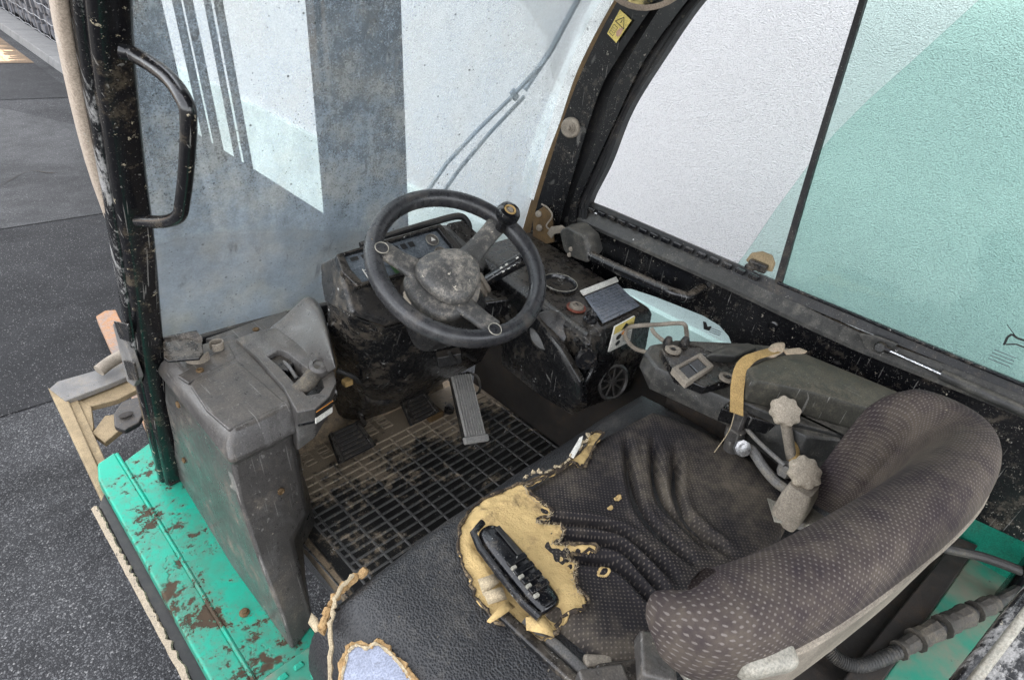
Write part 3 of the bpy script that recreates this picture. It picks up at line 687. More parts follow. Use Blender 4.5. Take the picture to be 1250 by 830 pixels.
# hook bracket from the pillar with a curled strap and bolt
hk = part('pillar_bracket', (-0.368, 0.41, 0.46), 'black bent bracket with curled strap and bolt')
prism('bracket_plate', [(-0.376, 0.448, 0.485), (-0.376, 0.418, 0.485), (-0.322, 0.415, 0.485), (-0.319, 0.397, 0.485), (-0.337, 0.345, 0.485), (-0.351, 0.33, 0.485), (-0.4, 0.354, 0.485), (-0.402, 0.369, 0.485)], (0,0,-.006), 'black_paint', hk, bevel=.002)
prism('bracket_flange', [(-0.379, 0.429, 0.49), (-0.32, 0.416, 0.49), (-0.321, 0.386, 0.49), (-0.327, 0.38, 0.465), (-0.392, 0.397, 0.465)], (.002,.006,0), 'black_paint', hk, bevel=.002)
cc = V((-0.337, 0.382, 0.462)); ang = [math.radians(a) for a in range(60, 330, 18)]
sweep('curled_strap', [cc+V((.024*math.cos(a), .020*math.sin(a), .004*math.sin(a))) for a in ang], rrect(.004,.020,.001), 'tan_dust', hk)
sweep('curled_strap', [cc+V((.042+.013*math.cos(a), .006+.011*math.sin(a), 0)) for a in [math.radians(q) for q in range(-150,160,18)]], rrect(.003,.018,.001), 'tan_dust', hk)
lathe('bolt', cc, (.2,-.5,.8), [(.010,-.006),(.010,.004),(.006,.004),(.006,.018),(.003,.019)], 'tan_dust', hk, seg=8)

# ---- left pillar and grab handle
pl = part('front_pillar', (-.39,.6,-.045), 'scuffed black left cab pillar')
pp = [V(q) for q in ((-0.385, 0.605, 0.014), (-0.398, 0.499, 0.379), (-0.41, 0.347, 0.732), (-0.415, 0.29, 0.89), (-0.42, 0.219, 1.06), (-0.425, 0.148, 1.172), (-0.43, 0.095, 1.244))]
pp[0].z = -.045
prof_r = rrect(.050,.050,.012,4)
sweep('pillar_tube', catmull(pp, 4), prof_r, 'pillar_paint', pl, up=(1,0,0))
pq = [p+V((-.019,.010,0)) for p in pp]
sweep('pillar_scuffed_flange', catmull(pq[1:], 4), rrect(.030,.030,.008,4), 'pillar_scuff', pl, up=(1,0,0))
sweep('pillar_foot', [pp[0]+V((-.016,.012,0)), pp[1]+V((-.018,.010,0))], rrect(.034,.034,.010,4), 'pillar_paint', pl, up=(1,0,0))
pb = [p+V((-.040,.026,0)) for p in pp[2:]]
pb[0] = pb[0]+V((.022,-.012,0)); pb[1] = pb[1]+V((.006,-.003,0))
sweep('pillar_strip', catmull(pb, 4), rrect(.030,.016,.006,3), 'beige_coat', pl, up=(1,0,0))  # beige band along the outer edge of the pillar
gh = part('grab_handle', (-0.41, 0.157, 1.061), 'black bent tube grab handle on the left pillar')
tube('handle_tube', [(-0.42, 0.177, 1.065), (-0.405, 0.164, 1.061), (-0.395, 0.101, 1.049), (-0.395, 0.058, 1.03), (-0.395, 0.058, 1.006), (-0.395, 0.087, 0.948), (-0.397, 0.12, 0.888), (-0.4, 0.139, 0.859), (-0.405, 0.192, 0.832), (-0.415, 0.276, 0.804)], .0098, 'pillar_paint', gh, seg=14)

# frame clips beside the pillar (outside)
cl = part('pillar_clip', (-0.43, 0.467, 0.473), 'worn metal clip on the outside of the left pillar')
prism('clip_plate', [(-0.44, 0.532, 0.491), (-0.44, 0.469, 0.522), (-0.44, 0.439, 0.408), (-0.44, 0.496, 0.351), (-0.44, 0.546, 0.333)], (.012,0,0), 'grey_steel', cl, bevel=.002)
prism('clip_tab', [(-0.445, 0.491, 0.52), (-0.445, 0.378, 0.571), (-0.445, 0.402, 0.518), (-0.445, 0.477, 0.485)], (.004,0,0), 'plastic_dark', cl, bevel=.002)
prism('clip_tab', [(-0.445, 0.501, 0.419), (-0.445, 0.413, 0.464), (-0.445, 0.419, 0.416), (-0.445, 0.498, 0.369)], (.004,0,0), 'plastic_dark', cl, bevel=.002)

# ---- front fender bracket, fork, mast foot
fb = part('front_guard_frame', (-0.455, 1.085, -0.1), 'clay covered steel guard frame ahead of the sill')
prism('top_plate', [(-0.518, 1.263, -0.1), (-0.49, 1.289, -0.1), (-0.257, 1.282, -0.1), (-0.273, 1.205, -0.1), (-0.382, 1.184, -0.1), (-0.498, 1.171, -0.1)], (0,0,-.02), 'grey_steel', fb, bevel=.004)
prism('side_plate', [(-0.519, 1.282, -0.105), (-0.49, 1.178, -0.105), (-0.5, 1.005, -0.105), (-0.514, 0.758, -0.105), (-0.535, 0.54, -0.105), (-0.546, 0.54, -0.105)], (0,0,-.03), 'brown_steel', fb, bevel=.004)
prism('inner_rail', [(-0.49, 1.188, -0.115), (-0.466, 1.186, -0.115), (-0.48, 0.95, -0.115), (-0.493, 0.754, -0.115), (-0.524, 0.618, -0.115), (-0.511, 0.775, -0.115), (-0.501, 1.01, -0.115)], (0,0,-.03), 'brown_steel', fb, bevel=.003)
prism('cross_plate', [(-0.465, 1.2, -0.125), (-0.333, 1.205, -0.125), (-0.266, 1.242, -0.125), (-0.281, 1.151, -0.125), (-0.377, 1.125, -0.125), (-0.447, 1.136, -0.125)], (0,0,-.02), 'brown_steel', fb, bevel=.003)
prism('cross_plate', [(-0.479, 1.007, -0.125), (-0.427, 1.066, -0.125), (-0.402, 1.058, -0.125), (-0.398, 0.983, -0.125), (-0.464, 0.942, -0.125)], (0,0,-.02), 'brown_steel', fb, bevel=.003)
prism('cross_plate', [(-0.465, 1.196, -0.122), (-0.445, 1.13, -0.122), (-0.467, 1.031, -0.122), (-0.481, 0.996, -0.122)], (0,0,-.02), 'brown_steel', fb, bevel=.003)
fcx = V((-0.334, 1.25, -0.06))
tube('guard_pin', [fcx+V((-.05,-.02,-.01)), fcx, fcx+V((.08,.03,0))], .02, 'tan_dust', fb, seg=12)
hkp = [(-0.439, 0.879, -0.03), (-0.424, 0.934, -0.03), (-0.389, 0.978, -0.03), (-0.35, 0.978, -0.03), (-0.336, 0.958, -0.03), (-0.349, 0.901, -0.03), (-0.381, 0.857, -0.03), (-0.423, 0.845, -0.03)]
prism('rubber_hook', hkp, (0,0,-.018), 'rubber', fb, bevel=.005)
lathe('hook_eye', (-0.4, 0.902, -0.027), (0,0,1), [(.006,0),(.018,.001),(.020,.004),(.010,.005)], 'dark_void', fb, seg=14, sx=.6)
fk = part('fork', (-0.148, 2.254, -0.5), 'rusty fork tine in front of the mast')
prism('fork_blade', [(-0.16, 2.384, -0.52), (-0.11, 2.418, -0.52), (-0.068, 2.4, -0.52), (-0.193, 1.315, -0.52), (-0.275, 1.303, -0.52)], (0,0,-.045), 'rust_steel', fk, bevel=.004)

# ---- roof of the overhead guard and the front quarter panel
og = part('overhead_guard', (.05,-.4,1.42), 'black overhead guard roof above the seat')
box('roof_panel', (.06,-.42,1.445), (1.02,1.15,.03), 'black_paint', og, bevel=.01)
for yy in (.13,-.97): box('roof_beam', (.06,yy,1.42), (1.06,.06,.06), 'black_paint', og, bevel=.01)
for xx in (-.44,.56): box('roof_rail', (xx,-.42,1.42), (.06,1.10,.06), 'black_paint', og, bevel=.01)
for xx in (-.43,.57): sweep('rear_leg', [(xx,-1.02,.10),(xx,-.99,.8),(xx,-.95,1.42)], rrect(.05,.06,.012), 'black_paint', og, up=(1,0,0))
box('quarter_panel', (.565,.16,.32), (.012,.22,.66), 'black_paint', og)

# ---- mast in front of the windscreen
ms = part('mast', (.0,.9,-.4), 'dark lift mast seen through the dusty windscreen')
def upright(x0t, x1t, yt, x0b, x1b, yb, depth=.11):
    zt, zb = 2.0, -.45
    def X(a, b, z): return b+(a-b)*(z-.4)/(1.06-.4)
    def Yv(z): return yb+(yt-yb)*(z-.4)/(1.06-.4)
    loft('mast_rail', [[(X(x0t,x0b,z),Yv(z),z),(X(x1t,x1b,z),Yv(z),z),(X(x1t,x1b,z),Yv(z)+depth,z),(X(x0t,x0b,z),Yv(z)+depth,z)] for z in (zb, zt)], 'black_paint', ms, smooth=False, bevel=.004)
upright(.295,.545,.90, .30,.565,.86)
upright(.262,.282,.90, .262,.282,.86, .03)
upright(-.20,-.085,.99, -.17,-.055,.95)
for x, r in ((-.045,.010),(-.018,.011),(.028,.0085),(.055,.011)):
    sweep('hydraulic_hose', [(x+.045,.92,-.42),(x+.03,.97,.4),(x-.002,1.0,1.03),(x-.04,1.03,2.0)], circ(r, 10), 'hose', ms, up=(1,0,0))
box('carriage_bar', (.15,1.0,-.46), (.62,.05,.12), 'black_paint', ms)

# ---- windscreen
wsn = part('windscreen', (.05,.4,.45), 'dust filmed front windscreen')
WLn = [V(q) for q in ((-.372,.505,.42),(-.372,.44,.62),(-.372,.375,.82),(-.372,.31,1.02),(-.372,.24,1.22),(-.372,.15,1.42))]
WRn = [V(q) for q in ((0.515, 0.316, 0.454), (0.515, 0.281, 0.639), (0.515, 0.252, 0.849), (0.515, 0.221, 1.008), (0.515, 0.169, 1.15), (0.515, 0.074, 1.277))]
def wsp(u, v):
    a = catmull(WLn, 6); b = catmull(WRn, 6); i = min(int(v*30), 29); t = v*30-i
    p = a[i].lerp(a[i+1], t); q = b[i].lerp(b[i+1], t); r = p.lerp(q, u); r.y += .035*math.sin(math.pi*u); return r
vs_ = [wsp(i/14, j/20) for j in range(21) for i in range(15)]
mk('glass', vs_, [(j*15+i, j*15+i+1, (j+1)*15+i+1, (j+1)*15+i) for j in range(20) for i in range(14)], 'dirty_glass', wsn, smooth=True, angle=80)
sweep('bottom_seal', [wsp(u/12, 0)+V((0,-.006,-.006)) for u in range(13)], rrect(.020,.026,.006), 'rubber', wsn, up=(0,0,1))
sweep('bottom_frame', [wsp(u/12, 0)+V((0,.004,-.035)) for u in range(13)], rrect(.04,.03,.006), 'black_paint', wsn, up=(0,0,1))
# painted glass-edge reflection, rust strip and right pillar made of bands that follow the curve of the guard leg
rp = part('front_pillar', (0.53, 0.233, 0.587), 'black curved right cab pillar with sticker')
e0 = [(0.515, 0.301, 0.692), (0.515, 0.302, 0.765), (0.515, 0.274, 0.883), (0.515, 0.225, 1.028), (0.515, 0.173, 1.165), (0.515, 0.125, 1.245)]
e1 = [(0.51, 0.279, 0.568), (0.51, 0.261, 0.686), (0.51, 0.239, 0.804), (0.51, 0.215, 0.898), (0.51, 0.21, 1.021), (0.51, 0.127, 1.163), (0.51, 0.082, 1.237)]
e1 = [(0.51, 0.283, 0.557), (0.51, 0.261, 0.686), (0.51, 0.239, 0.804), (0.51, 0.215, 0.898), (0.51, 0.186, 1.026), (0.51, 0.127, 1.163), (0.51, 0.079, 1.237)]
e2 = [(0.508, 0.257, 0.563), (0.508, 0.245, 0.676), (0.508, 0.223, 0.804), (0.508, 0.203, 0.911), (0.508, 0.171, 1.029), (0.508, 0.115, 1.165), (0.508, 0.068, 1.238)]
e3 = [(0.512, 0.161, 0.605), (0.512, 0.161, 0.682), (0.512, 0.148, 0.793), (0.512, 0.119, 0.982), (0.512, 0.089, 1.059), (0.512, 0.027, 1.172), (0.512, -0.016, 1.236)]
e3b = [(0.535, 0.178, 0.593), (0.535, 0.178, 0.672), (0.535, 0.165, 0.785), (0.535, 0.136, 0.977), (0.535, 0.105, 1.056), (0.535, 0.042, 1.171), (0.535, -0.002, 1.236)]
e4 = [(0.535, 0.154, 0.616), (0.535, 0.157, 0.677), (0.535, 0.149, 0.752), (0.535, 0.107, 0.923), (0.535, 0.099, 1.001), (0.535, 0.028, 1.164), (0.535, -0.022, 1.233)]
e4c = [(0.525, 0.147, 0.621), (0.525, 0.149, 0.682), (0.525, 0.142, 0.756), (0.525, 0.1, 0.926), (0.525, 0.092, 1.002), (0.525, 0.021, 1.165), (0.525, -0.027, 1.233)]
e5 = [(0.525, 0.12, 0.65), (0.525, 0.128, 0.718), (0.525, 0.123, 0.745), (0.525, 0.067, 0.943), (0.525, 0.029, 1.068), (0.525, -0.028, 1.174), (0.525, -0.067, 1.23)]
e5b = [(0.535, 0.127, 0.645), (0.535, 0.135, 0.714), (0.535, 0.131, 0.741), (0.535, 0.074, 0.941), (0.535, 0.036, 1.067), (0.535, -0.022, 1.174), (0.535, -0.062, 1.23)]
e6 = [(0.535, 0.098, 0.683), (0.535, 0.102, 0.734), (0.535, 0.072, 0.835), (0.535, 0.046, 0.964), (0.535, -0.011, 1.096), (0.535, -0.053, 1.181), (0.535, -0.092, 1.235)]
strip('glass_edge_reflection', e0, e1[1:], (.004,.012,0), 'edge_gleam', rp)  # white band on the glass edge, a reflection painted as colour
strip('rust_strip', e1, e2, (.006,.012,0), 'rust_strip', rp)
strip('pillar_face', e2, e3, (.05,.03,0), 'black_paint', rp)
strip('pillar_groove', e3b, e4, (.03,.01,0), 'rubber', rp)
strip('pillar_rail', e4c, e5, (.03,.006,0), 'black_paint', rp)
strip('window_seal', e5b, e6, (.03,.004,0), 'rubber', rp)
for k in (.33, .66):
    sweep('seal_lip', [a.lerp(b, k) for a, b in zip(catmull(e5b, 4), catmull(e6, 4))], circ(.0022, 6), 'rubber', rp)
bp = V((0.506, 0.175, 0.897)); bn = (-.85,-.35,.15)
lathe('pillar_stop', bp, bn, [(.024,-.006),(.024,.004),(.021,.009),(.013,.010),(.013,.014)], 'tan_dust', rp, seg=24)
lathe('bolt', bp+V(bn).normalized()*.012, bn, [(.010,0),(.010,.006),(.0055,.006),(.0055,.018),(.003,.019)], 'tan_dust', rp, seg=6)
ST = [V((0.505, 0.1, 1.156)), V((0.505, 0.066, 1.141)), V((0.505, 0.093, 1.094)), V((0.505, 0.121, 1.108))]
prism('warning_sticker', ST, (.002,.001,0), 'yellow', rp, bevel=0)
sn = (-1,-.1,0)
def bil(q, u, v): return (q[0].lerp(q[1], u)).lerp(q[3].lerp(q[2], u), v)
stroke('warning_triangle', [bil(ST,.5,.10), bil(ST,.90,.42), bil(ST,.12,.42)], .0016, 'ink', rp, sn, .0012, closed=True)
stroke('exclamation_mark', [bil(ST,.5,.20), bil(ST,.5,.34)], .0018, 'ink', rp, sn, .0012)
mk('hand_print', [bil(ST,u,v)+V((-.0012,0,0)) for u, v in ((.66,.48),(.86,.42),(.95,.6),(.88,.78),(.70,.80),(.56,.68))], [tuple(range(6))], 'skin_mark', rp)
stroke('printed_frame', [bil(ST,.14,.55), bil(ST,.5,.55), bil(ST,.5,.9), bil(ST,.14,.9)], .001, 'ink', rp, sn, .0012, closed=True)
for v in (.64,.72,.80): stroke('printed_line', [bil(ST,.2,v), bil(ST,.44,v)], .0008, 'engrave', rp, sn, .0012)
# foot plate with bolts and bent wire
prism('foot_plate', [(0.495, 0.242, 0.657), (0.495, 0.21, 0.69), (0.495, 0.179, 0.679), (0.495, 0.156, 0.611), (0.495, 0.206, 0.581), (0.495, 0.232, 0.595)], (.006,.004,0), 'rust_strip', rp, bevel=.002)
for p in ((0.494, 0.222, 0.666), (0.494, 0.212, 0.631)):
    lathe('bolt', p, (-1,-.3,.1), [(.009,-.002),(.009,.005),(.005,.007)], 'tan_dust', rp, seg=8)
tube('bent_wire', [(0.485, 0.211, 0.698), (0.485, 0.188, 0.695), (0.485, 0.17, 0.68), (0.485, 0.184, 0.65), (0.485, 0.169, 0.644), (0.485, 0.144, 0.661)], .0022, 'tan_dust', rp, seg=8, n=3)

# wiper outside the glass
wp = part('wiper', (0.413, 0.5, 0.661), 'wiper arm and blade outside the windscreen')
def off_ws(px): return V(px)+V((0,.03,0))
sweep('wiper_arm', [(0.283, 0.43, 0.686), (0.337, 0.42, 0.759), (0.414, 0.4, 0.839), (0.497, 0.37, 0.925), (0.561, 0.34, 1.006)], rrect(.008,.010,.002), 'wiper', wp, up=(1,0,0))
sweep('wiper_blade', [(0.338, 0.43, 0.678), (0.386, 0.42, 0.742), (0.467, 0.4, 0.835), (0.543, 0.37, 0.923)], rrect(.006,.012,.002), 'wiper', wp, up=(1,0,0))
box('wiper_clip', (0.505, 0.37, 0.929), (.018,.010,.03), 'wiper', wp, ((.7,0,.7),(0,1,0),(-.7,0,.7)))
sweep('wiper_link', [(0.54, 0.37, 0.939), (0.591, 0.345, 1.035), (0.611, 0.31, 1.135), (0.621, 0.28, 1.207)], rrect(.013,.010,.002), 'wiper', wp, up=(1,0,0))

# mirror hanging at the top edge
mr = part('rear_view_mirror', (0.3, -0.084, 1.251), 'round interior mirror at the top edge')
mc = V((0.3, -0.079, 1.259)); mn = V((-0.67104, -0.7297, 1.22386))-mc; mn.z -= .25
lathe('mirror_shell', mc, mn, [(.02,-.03),(.075,-.022),(.088,-.006),(.090,.004),(.086,.006)], 'beige_coat', mr, seg=40)
lathe('mirror_glass', mc, mn, [(.085,.005),(.06,.010),(.03,.0125),(.002,.013)], 'mirror', mr, seg=40)

# ---- right door: belt panel, ledge, rails, panes
dr = part('right_door', (.55,-.4,.5), 'black right door with tinted sliding panes')
top = [(0.55, 0.183, 0.686), (0.55, 0.052, 0.706), (0.55, -0.268, 0.703), (0.55, -0.566, 0.698), (0.55, -0.722, 0.706), (0.55, -0.835, 0.711), (0.55, -1.013, 0.716)]
bot = [(0.55, 0.155, 0.565), (0.55, 0.005, 0.576), (0.55, -0.112, 0.568), (0.55, -0.202, 0.574), (0.55, -0.293, 0.576), (0.55, -0.336, 0.561), (0.55, -0.362, 0.533), (0.55, -0.403, 0.465), (0.55, -0.51, 0.314), (0.55, -0.676, 0.239), (0.55, -1.236, 0.306)]
low = [V((0.55, 0.135, 0.473)), V((0.55, -0.007, 0.533)), V((0.55, -0.065, 0.558)), V((0.55, -0.136, 0.568)), V((0.55, -0.202, 0.574)), V((0.55, -0.264, 0.579)), V((0.55, -0.308, 0.575)), V((0.55, -0.336, 0.561)), V((0.55, -0.361, 0.532)), V((.55,-.38,.42)), V((.55,-.40,.34)), V((.55,-.62,.42)), V((.55,-1.1,.47))]
prism('belt_panel', [V(p) for p in top]+[V((.55,-1.1,.80))]+low[::-1], (.012,0,0), 'black_paint', dr, bevel=.003)
l0 = [(0.548, 0.18, 0.682), (0.548, 0.141, 0.696), (0.548, 0.051, 0.707), (0.548, -0.268, 0.706), (0.548, -0.42, 0.704), (0.548, -0.567, 0.697), (0.548, -0.721, 0.708), (0.548, -0.834, 0.713), (0.548, -1.009, 0.721)]
l1 = [(0.53, 0.161, 0.665), (0.53, 0.123, 0.68), (0.53, 0.03, 0.681), (0.53, -0.286, 0.681), (0.53, -0.438, 0.677), (0.53, -0.581, 0.676), (0.53, -0.736, 0.685), (0.53, -0.847, 0.69), (0.53, -1.025, 0.693)]
strip('ledge', l0, l1, (.0,0,-.008), 'grey_arm', dr)
r0 = [(0.552, 0.133, 0.727), (0.552, 0.059, 0.729), (0.552, -0.259, 0.727), (0.552, -0.392, 0.726), (0.552, -0.825, 0.73), (0.552, -1.004, 0.732)]
r1 = [(0.546, 0.134, 0.708), (0.546, 0.05, 0.709), (0.546, -0.269, 0.707), (0.546, -0.403, 0.702), (0.546, -0.834, 0.712), (0.546, -1.01, 0.72)]
strip('window_rail', r0, r1, (.03,0,-.01), 'rubber', dr)
for i in range(15):
    t = i/14; a = V((0.54, 0.093, 0.714)).lerp(V((0.54, -0.345, 0.72)), t)
    box('rail_tooth', a, (.010,.021,.011), 'plastic_shiny', dr, ((1,0,0),(0,1,.03),(0,-.03,1)), bevel=.002)
sweep('rail_lip', [(0.545, -0.394, 0.727), (0.545, -0.633, 0.728), (0.545, -0.826, 0.73), (0.545, -1.004, 0.731)], circ(.0035, 6), 'plastic_shiny', dr)
# panes
paneA = [V(p) for p in [(0.568, -0.291, 0.714), (0.568, -0.308, 0.774), (0.568, -0.327, 0.854), (0.568, -0.356, 0.954), (0.568, -0.38, 1.022), (0.568, -0.412, 1.089), (0.568, -0.451, 1.157), (0.568, -0.504, 1.254), (0.568, -0.535, 1.329)]]+[V((.568,-1.15,1.42)), V((.568,-1.15,.70)), V((0.568, -0.833, 0.71)), V((0.568, -0.48, 0.705))]
def pane(name, pts, m, th=.004):
    return prism(name, pts, (th,0,0), m, dr, bevel=0)
pane('window_pane', paneA, 'tint')
paneB = [V((0.556, -0.396, 0.711)), V((0.556, -0.37, 0.95)), V((0.556, -0.347, 1.233)), V((0.556, -0.34, 1.318)), V((.556,-1.15,1.42)), V((.556,-1.15,.70)), V((0.556, -0.832, 0.715))]
pane('window_pane', paneB, 'tint')
strip('pane_edge_seal', [(0.551, -0.385, 0.721), (0.551, -0.364, 0.949), (0.551, -0.341, 1.232), (0.551, -0.334, 1.317)], [(0.551, -0.399, 0.722), (0.551, -0.375, 0.949), (0.551, -0.351, 1.234), (0.551, -0.344, 1.318)], (.012,0,0), 'rubber', dr)
pane('lower_pane', [(.566,.05,.70),(.566,-.40,.66),(.566,-.42,.15),(.566,.05,.15)], 'tint_low')
# latch
lp = V((0.55, -0.344, 0.748))
prism('latch_plate', [(0.549, -0.313, 0.743), (0.549, -0.319, 0.762), (0.549, -0.339, 0.774), (0.549, -0.361, 0.774), (0.549, -0.373, 0.76), (0.549, -0.373, 0.741), (0.549, -0.332, 0.733)], (.006,0,0), 'brown_steel', dr, bevel=.002)
box('latch_body', lp+V((-.008,0,-.004)), (.014,.040,.020), 'plastic_dark', dr, bevel=.004)
box('latch_lever', lp+V((-.014,.012,-.010)), (.012,.022,.010), 'plastic_dark', dr, bevel=.003)
# gas strut on the ledge
gs0, gs1 = V((0.522, -0.616, 0.699)), V((0.522, -0.901, 0.697))
lathe('strut_ball', gs0, (-1,0,.2), [(.004,-.014),(.009,-.006),(.011,0),(.008,.007)], 'plastic_dark', dr, seg=14)
prism('strut_bracket', [(0.528, -0.572, 0.704), (0.528, -0.593, 0.682), (0.528, -0.617, 0.682), (0.528, -0.631, 0.697), (0.528, -0.638, 0.715), (0.528, -0.601, 0.713)], (.006,0,0), 'grey_arm', dr, bevel=.002)
tube('strut_rod', [gs0, gs0.lerp(gs1,.38)], .0035, 'chrome', dr, seg=8)
tube('strut_end', [gs0, gs0.lerp(gs1,.06)], .0065, 'plastic_dark', dr, seg=8)
tube('strut_cylinder', [gs0.lerp(gs1,.36), gs1], .010, 'grey_arm', dr, seg=12)
lathe('panel_plug', (0.549, -0.418, 0.632), (-1,0,0), [(.011,0),(.011,.002),(.008,.003),(.0075,.001)], 'black_paint', dr, seg=18)
# makers' marks etched on the panes
def mark(px, pts, x, m='ink', name='etched_mark'):
    mk(name, [V(p) for p in pts], [tuple(range(len(pts)))], m, dr)
stroke('etched_mark', [(0.551, -0.772, 0.779), (0.551, -0.77, 0.794), (0.551, -0.773, 0.801), (0.551, -0.782, 0.798), (0.551, -0.793, 0.799)], .0035, 'ink', dr, (-1,0,0), .001)
stroke('etched_mark', [(0.551, -0.774, 0.781), (0.551, -0.785, 0.788), (0.551, -0.798, 0.788)], .0025, 'ink', dr, (-1,0,0), .001)
stroke('etched_line', [(0.551, -0.76, 0.813), (0.551, -0.777, 0.801)], .0012, 'ink', dr, (-1,0,0), .001)
for k in range(4):
    stroke('etched_line', [V((0.55, -0.764, 0.766))+V((0,-.012*0,-.006*k)), V((0.55, -0.796, 0.766))+V((0,0,-.006*k))], .0012, 'engrave', dr, (-1,0,0), .001)
mark(0, [(0.562, -0.264, 0.561), (0.562, -0.272, 0.563), (0.562, -0.279, 0.554), (0.562, -0.288, 0.56), (0.562, -0.286, 0.546), (0.562, -0.272, 0.543)], 0)
for k in range(3):
    stroke('etched_line', [V((0.562, -0.287, 0.555))+V((0,0,-.005*k)), V((0.562, -0.314, 0.558))+V((0,0,-.005*k))], .0016, 'engrave', dr, (-1,0,0), .001)
# door arm: hinge box and bent tube
hb = part('door_pull_bar', (0.48, 0.057, 0.655), 'dusty black pull bar with hinge block on the right door')
loft('hinge_block', [
    [(0.47, 0.13, 0.656),(0.5, 0.119, 0.678),(0.5, 0.093, 0.634),(0.47, 0.103, 0.61)],
    [(0.47, 0.108, 0.677),(0.52, 0.087, 0.69),(0.5, 0.034, 0.622),(0.46, 0.062, 0.611)],
    [(0.46, 0.047, 0.679),(0.52, 0.044, 0.675),(0.52, 0.019, 0.637),(0.46, 0.017, 0.617)],
    [(0.47, 0.025, 0.66),(0.51, 0.027, 0.656),(0.51, 0.018, 0.642),(0.47, 0.017, 0.628)]], 'grey_arm', hb, bevel=.006, seg=3)
tube('bar_tube', [(0.475, 0.048, 0.632), (0.475, -0.073, 0.632), (0.475, -0.165, 0.635), (0.475, -0.212, 0.638)]+[(0.5, -0.237, 0.633)]+[(0.55, -0.243, 0.643)], .0125, 'black_paint', hb, seg=16, n=8)
for p in ((0.463, 0.078, 0.631), (0.463, 0.079, 0.615)):
    lathe('bolt', p, (-.7,-.6,.3), [(.006,-.002),(.006,.003),(.003,.004)], 'tan_dust', hb, seg=8)
sweep('hinge_link', [(0.48, 0.164, 0.629), (0.48, 0.156, 0.648), (0.48, 0.129, 0.661), (0.48, 0.111, 0.656)], rrect(.004,.02,.001), 'tan_dust', hb)

# ---- right console (side dash)
rc = part('right_console', (.38,0,.4), 'black side dash with switch, data plate and vent')
RL, RR = V((0.256, -0.158, 0.58)), V((0.454, -0.167, 0.58))
FLp, FRp = V((.30,.26,.60)), V((.515,.26,.60))
def lerp4(u, v): return (RL.lerp(RR, u)).lerp(FLp.lerp(FRp, u), v)
loft('console_box', [
    [RL, RR+V((.02,0,0)), FRp, FLp],
    [RL+V((-.016,-.012,-.018)), RR+V((.03,-.008,-.018)), FRp+V((0,0,-.018)), FLp+V((-.02,0,-.018))],
    [RL+V((-.012,-.022,-.11)), RR+V((.035,-.015,-.11)), FRp+V((0,0,-.11)), V((.290,.24,.49))],
    [RL+V((.02,.005,-.23)), RR+V((.03,-.005,-.25)), FRp+V((0,0,-.25)), V((.325,.18,.36))],
    [RL+V((.08,.05,-.27)), RR+V((.03,.03,-.29)), FRp+V((0,-.02,-.29)), V((.39,.19,.32))]], 'plastic_dark', rc, bevel=.009, seg=3)
tn = (RR-RL).cross(FLp-RL).normalized()
if tn.z < 0: tn = -tn
def tp(px): return px
# cup recess, gauge ring
cpos = V((0.355, 0.014, 0.592)); lathe('cup_recess', cpos, tn, [(.043,0),(.043,.004),(.039,.0055),(.037,.003),(.035,-.004),(.02,-.006),(.001,-.0065)], 'plastic_shiny', rc, seg=32, cap=False)
lathe('recess_trim', cpos, tn, [(.0405,.0045),(.0415,.006),(.0425,.005)], 'pale_dust', rc, seg=32, cap=False)
kpos = V((0.309, -0.076, 0.586)); lathe('key_ring', kpos, tn, [(.022,0),(.022,.003),(.018,.004),(.017,.002)], 'red_ring', rc, seg=24)
lathe('key_switch', kpos, tn, [(.0165,0),(.016,.008),(.011,.010),(.010,.007),(.006,.007),(.005,.010)], 'tan_dust', rc, seg=20)
box('key_slot', kpos+tn*.0102, (.003,.009,.002), 'ink', rc, (RR-RL, FLp-RL, tn), bevel=0)
k2 = V((0.298, -0.125, 0.583)); lathe('rotary_knob', k2, tn, [(.016,0),(.016,.006),(.012,.010),(.011,.018),(.003,.02)], 'plastic_shiny', rc, seg=18)
box('knob_grip', k2+tn*.018, (.026,.008,.010), 'plastic_shiny', rc, ((.8,.6,0),(-.6,.8,0),tn), bevel=.003)
PLT = [V((0.363, -0.057, 0.59)), V((0.488, -0.06, 0.59)), V((0.445, -0.155, 0.588)), V((0.307, -0.153, 0.588))]
prism('data_plate', PLT, (0,0,-.003), 'metal_plate', rc, bevel=.0006)
H0 = [V((0.373, -0.034, 0.592)), V((0.511, -0.038, 0.592)), V((0.498, -0.055, 0.592)), V((0.364, -0.052, 0.592))]
prism('plate_header', H0, (0,0,-.003), 'white_plate', rc, bevel=0)
for j in range(8):
    v = .10+.10*j
    stroke('printed_line', [bil(PLT,.06,v), bil(PLT,.06+.88*random.uniform(.75,1),v)], .0013, 'engrave', rc, tn, .0008)
for u in (.2,.36,.52,.68,.84): stroke('printed_line', [bil(PLT,u,.08), bil(PLT,u,.84)], .001, 'engrave', rc, tn, .001)
stroke('printed_line', [bil(PLT,.06,.92), bil(PLT,.6,.92)], .003, 'engrave', rc, tn, .0008)
rn = V((-.05,-.98,.2))
SK = [V((0.305, -0.185, 0.595)), V((0.378, -0.185, 0.597)), V((0.388, -0.185, 0.526)), V((0.305, -0.185, 0.53))]
prism('warning_label', SK, (0,.003,0), 'white_plate', rc, bevel=0)
mk('label_header', [bil(SK,u,v)+V((0,-.0012,0)) for u, v in ((0,0),(1,0),(1,.30),(0,.30))], [(0,1,2,3)], 'yellow', rc)
mk('label_triangle', [bil(SK,u,v)+V((0,-.002,0)) for u, v in ((.55,.06),(.78,.27),(.34,.27))], [(0,1,2)], 'ink', rc)
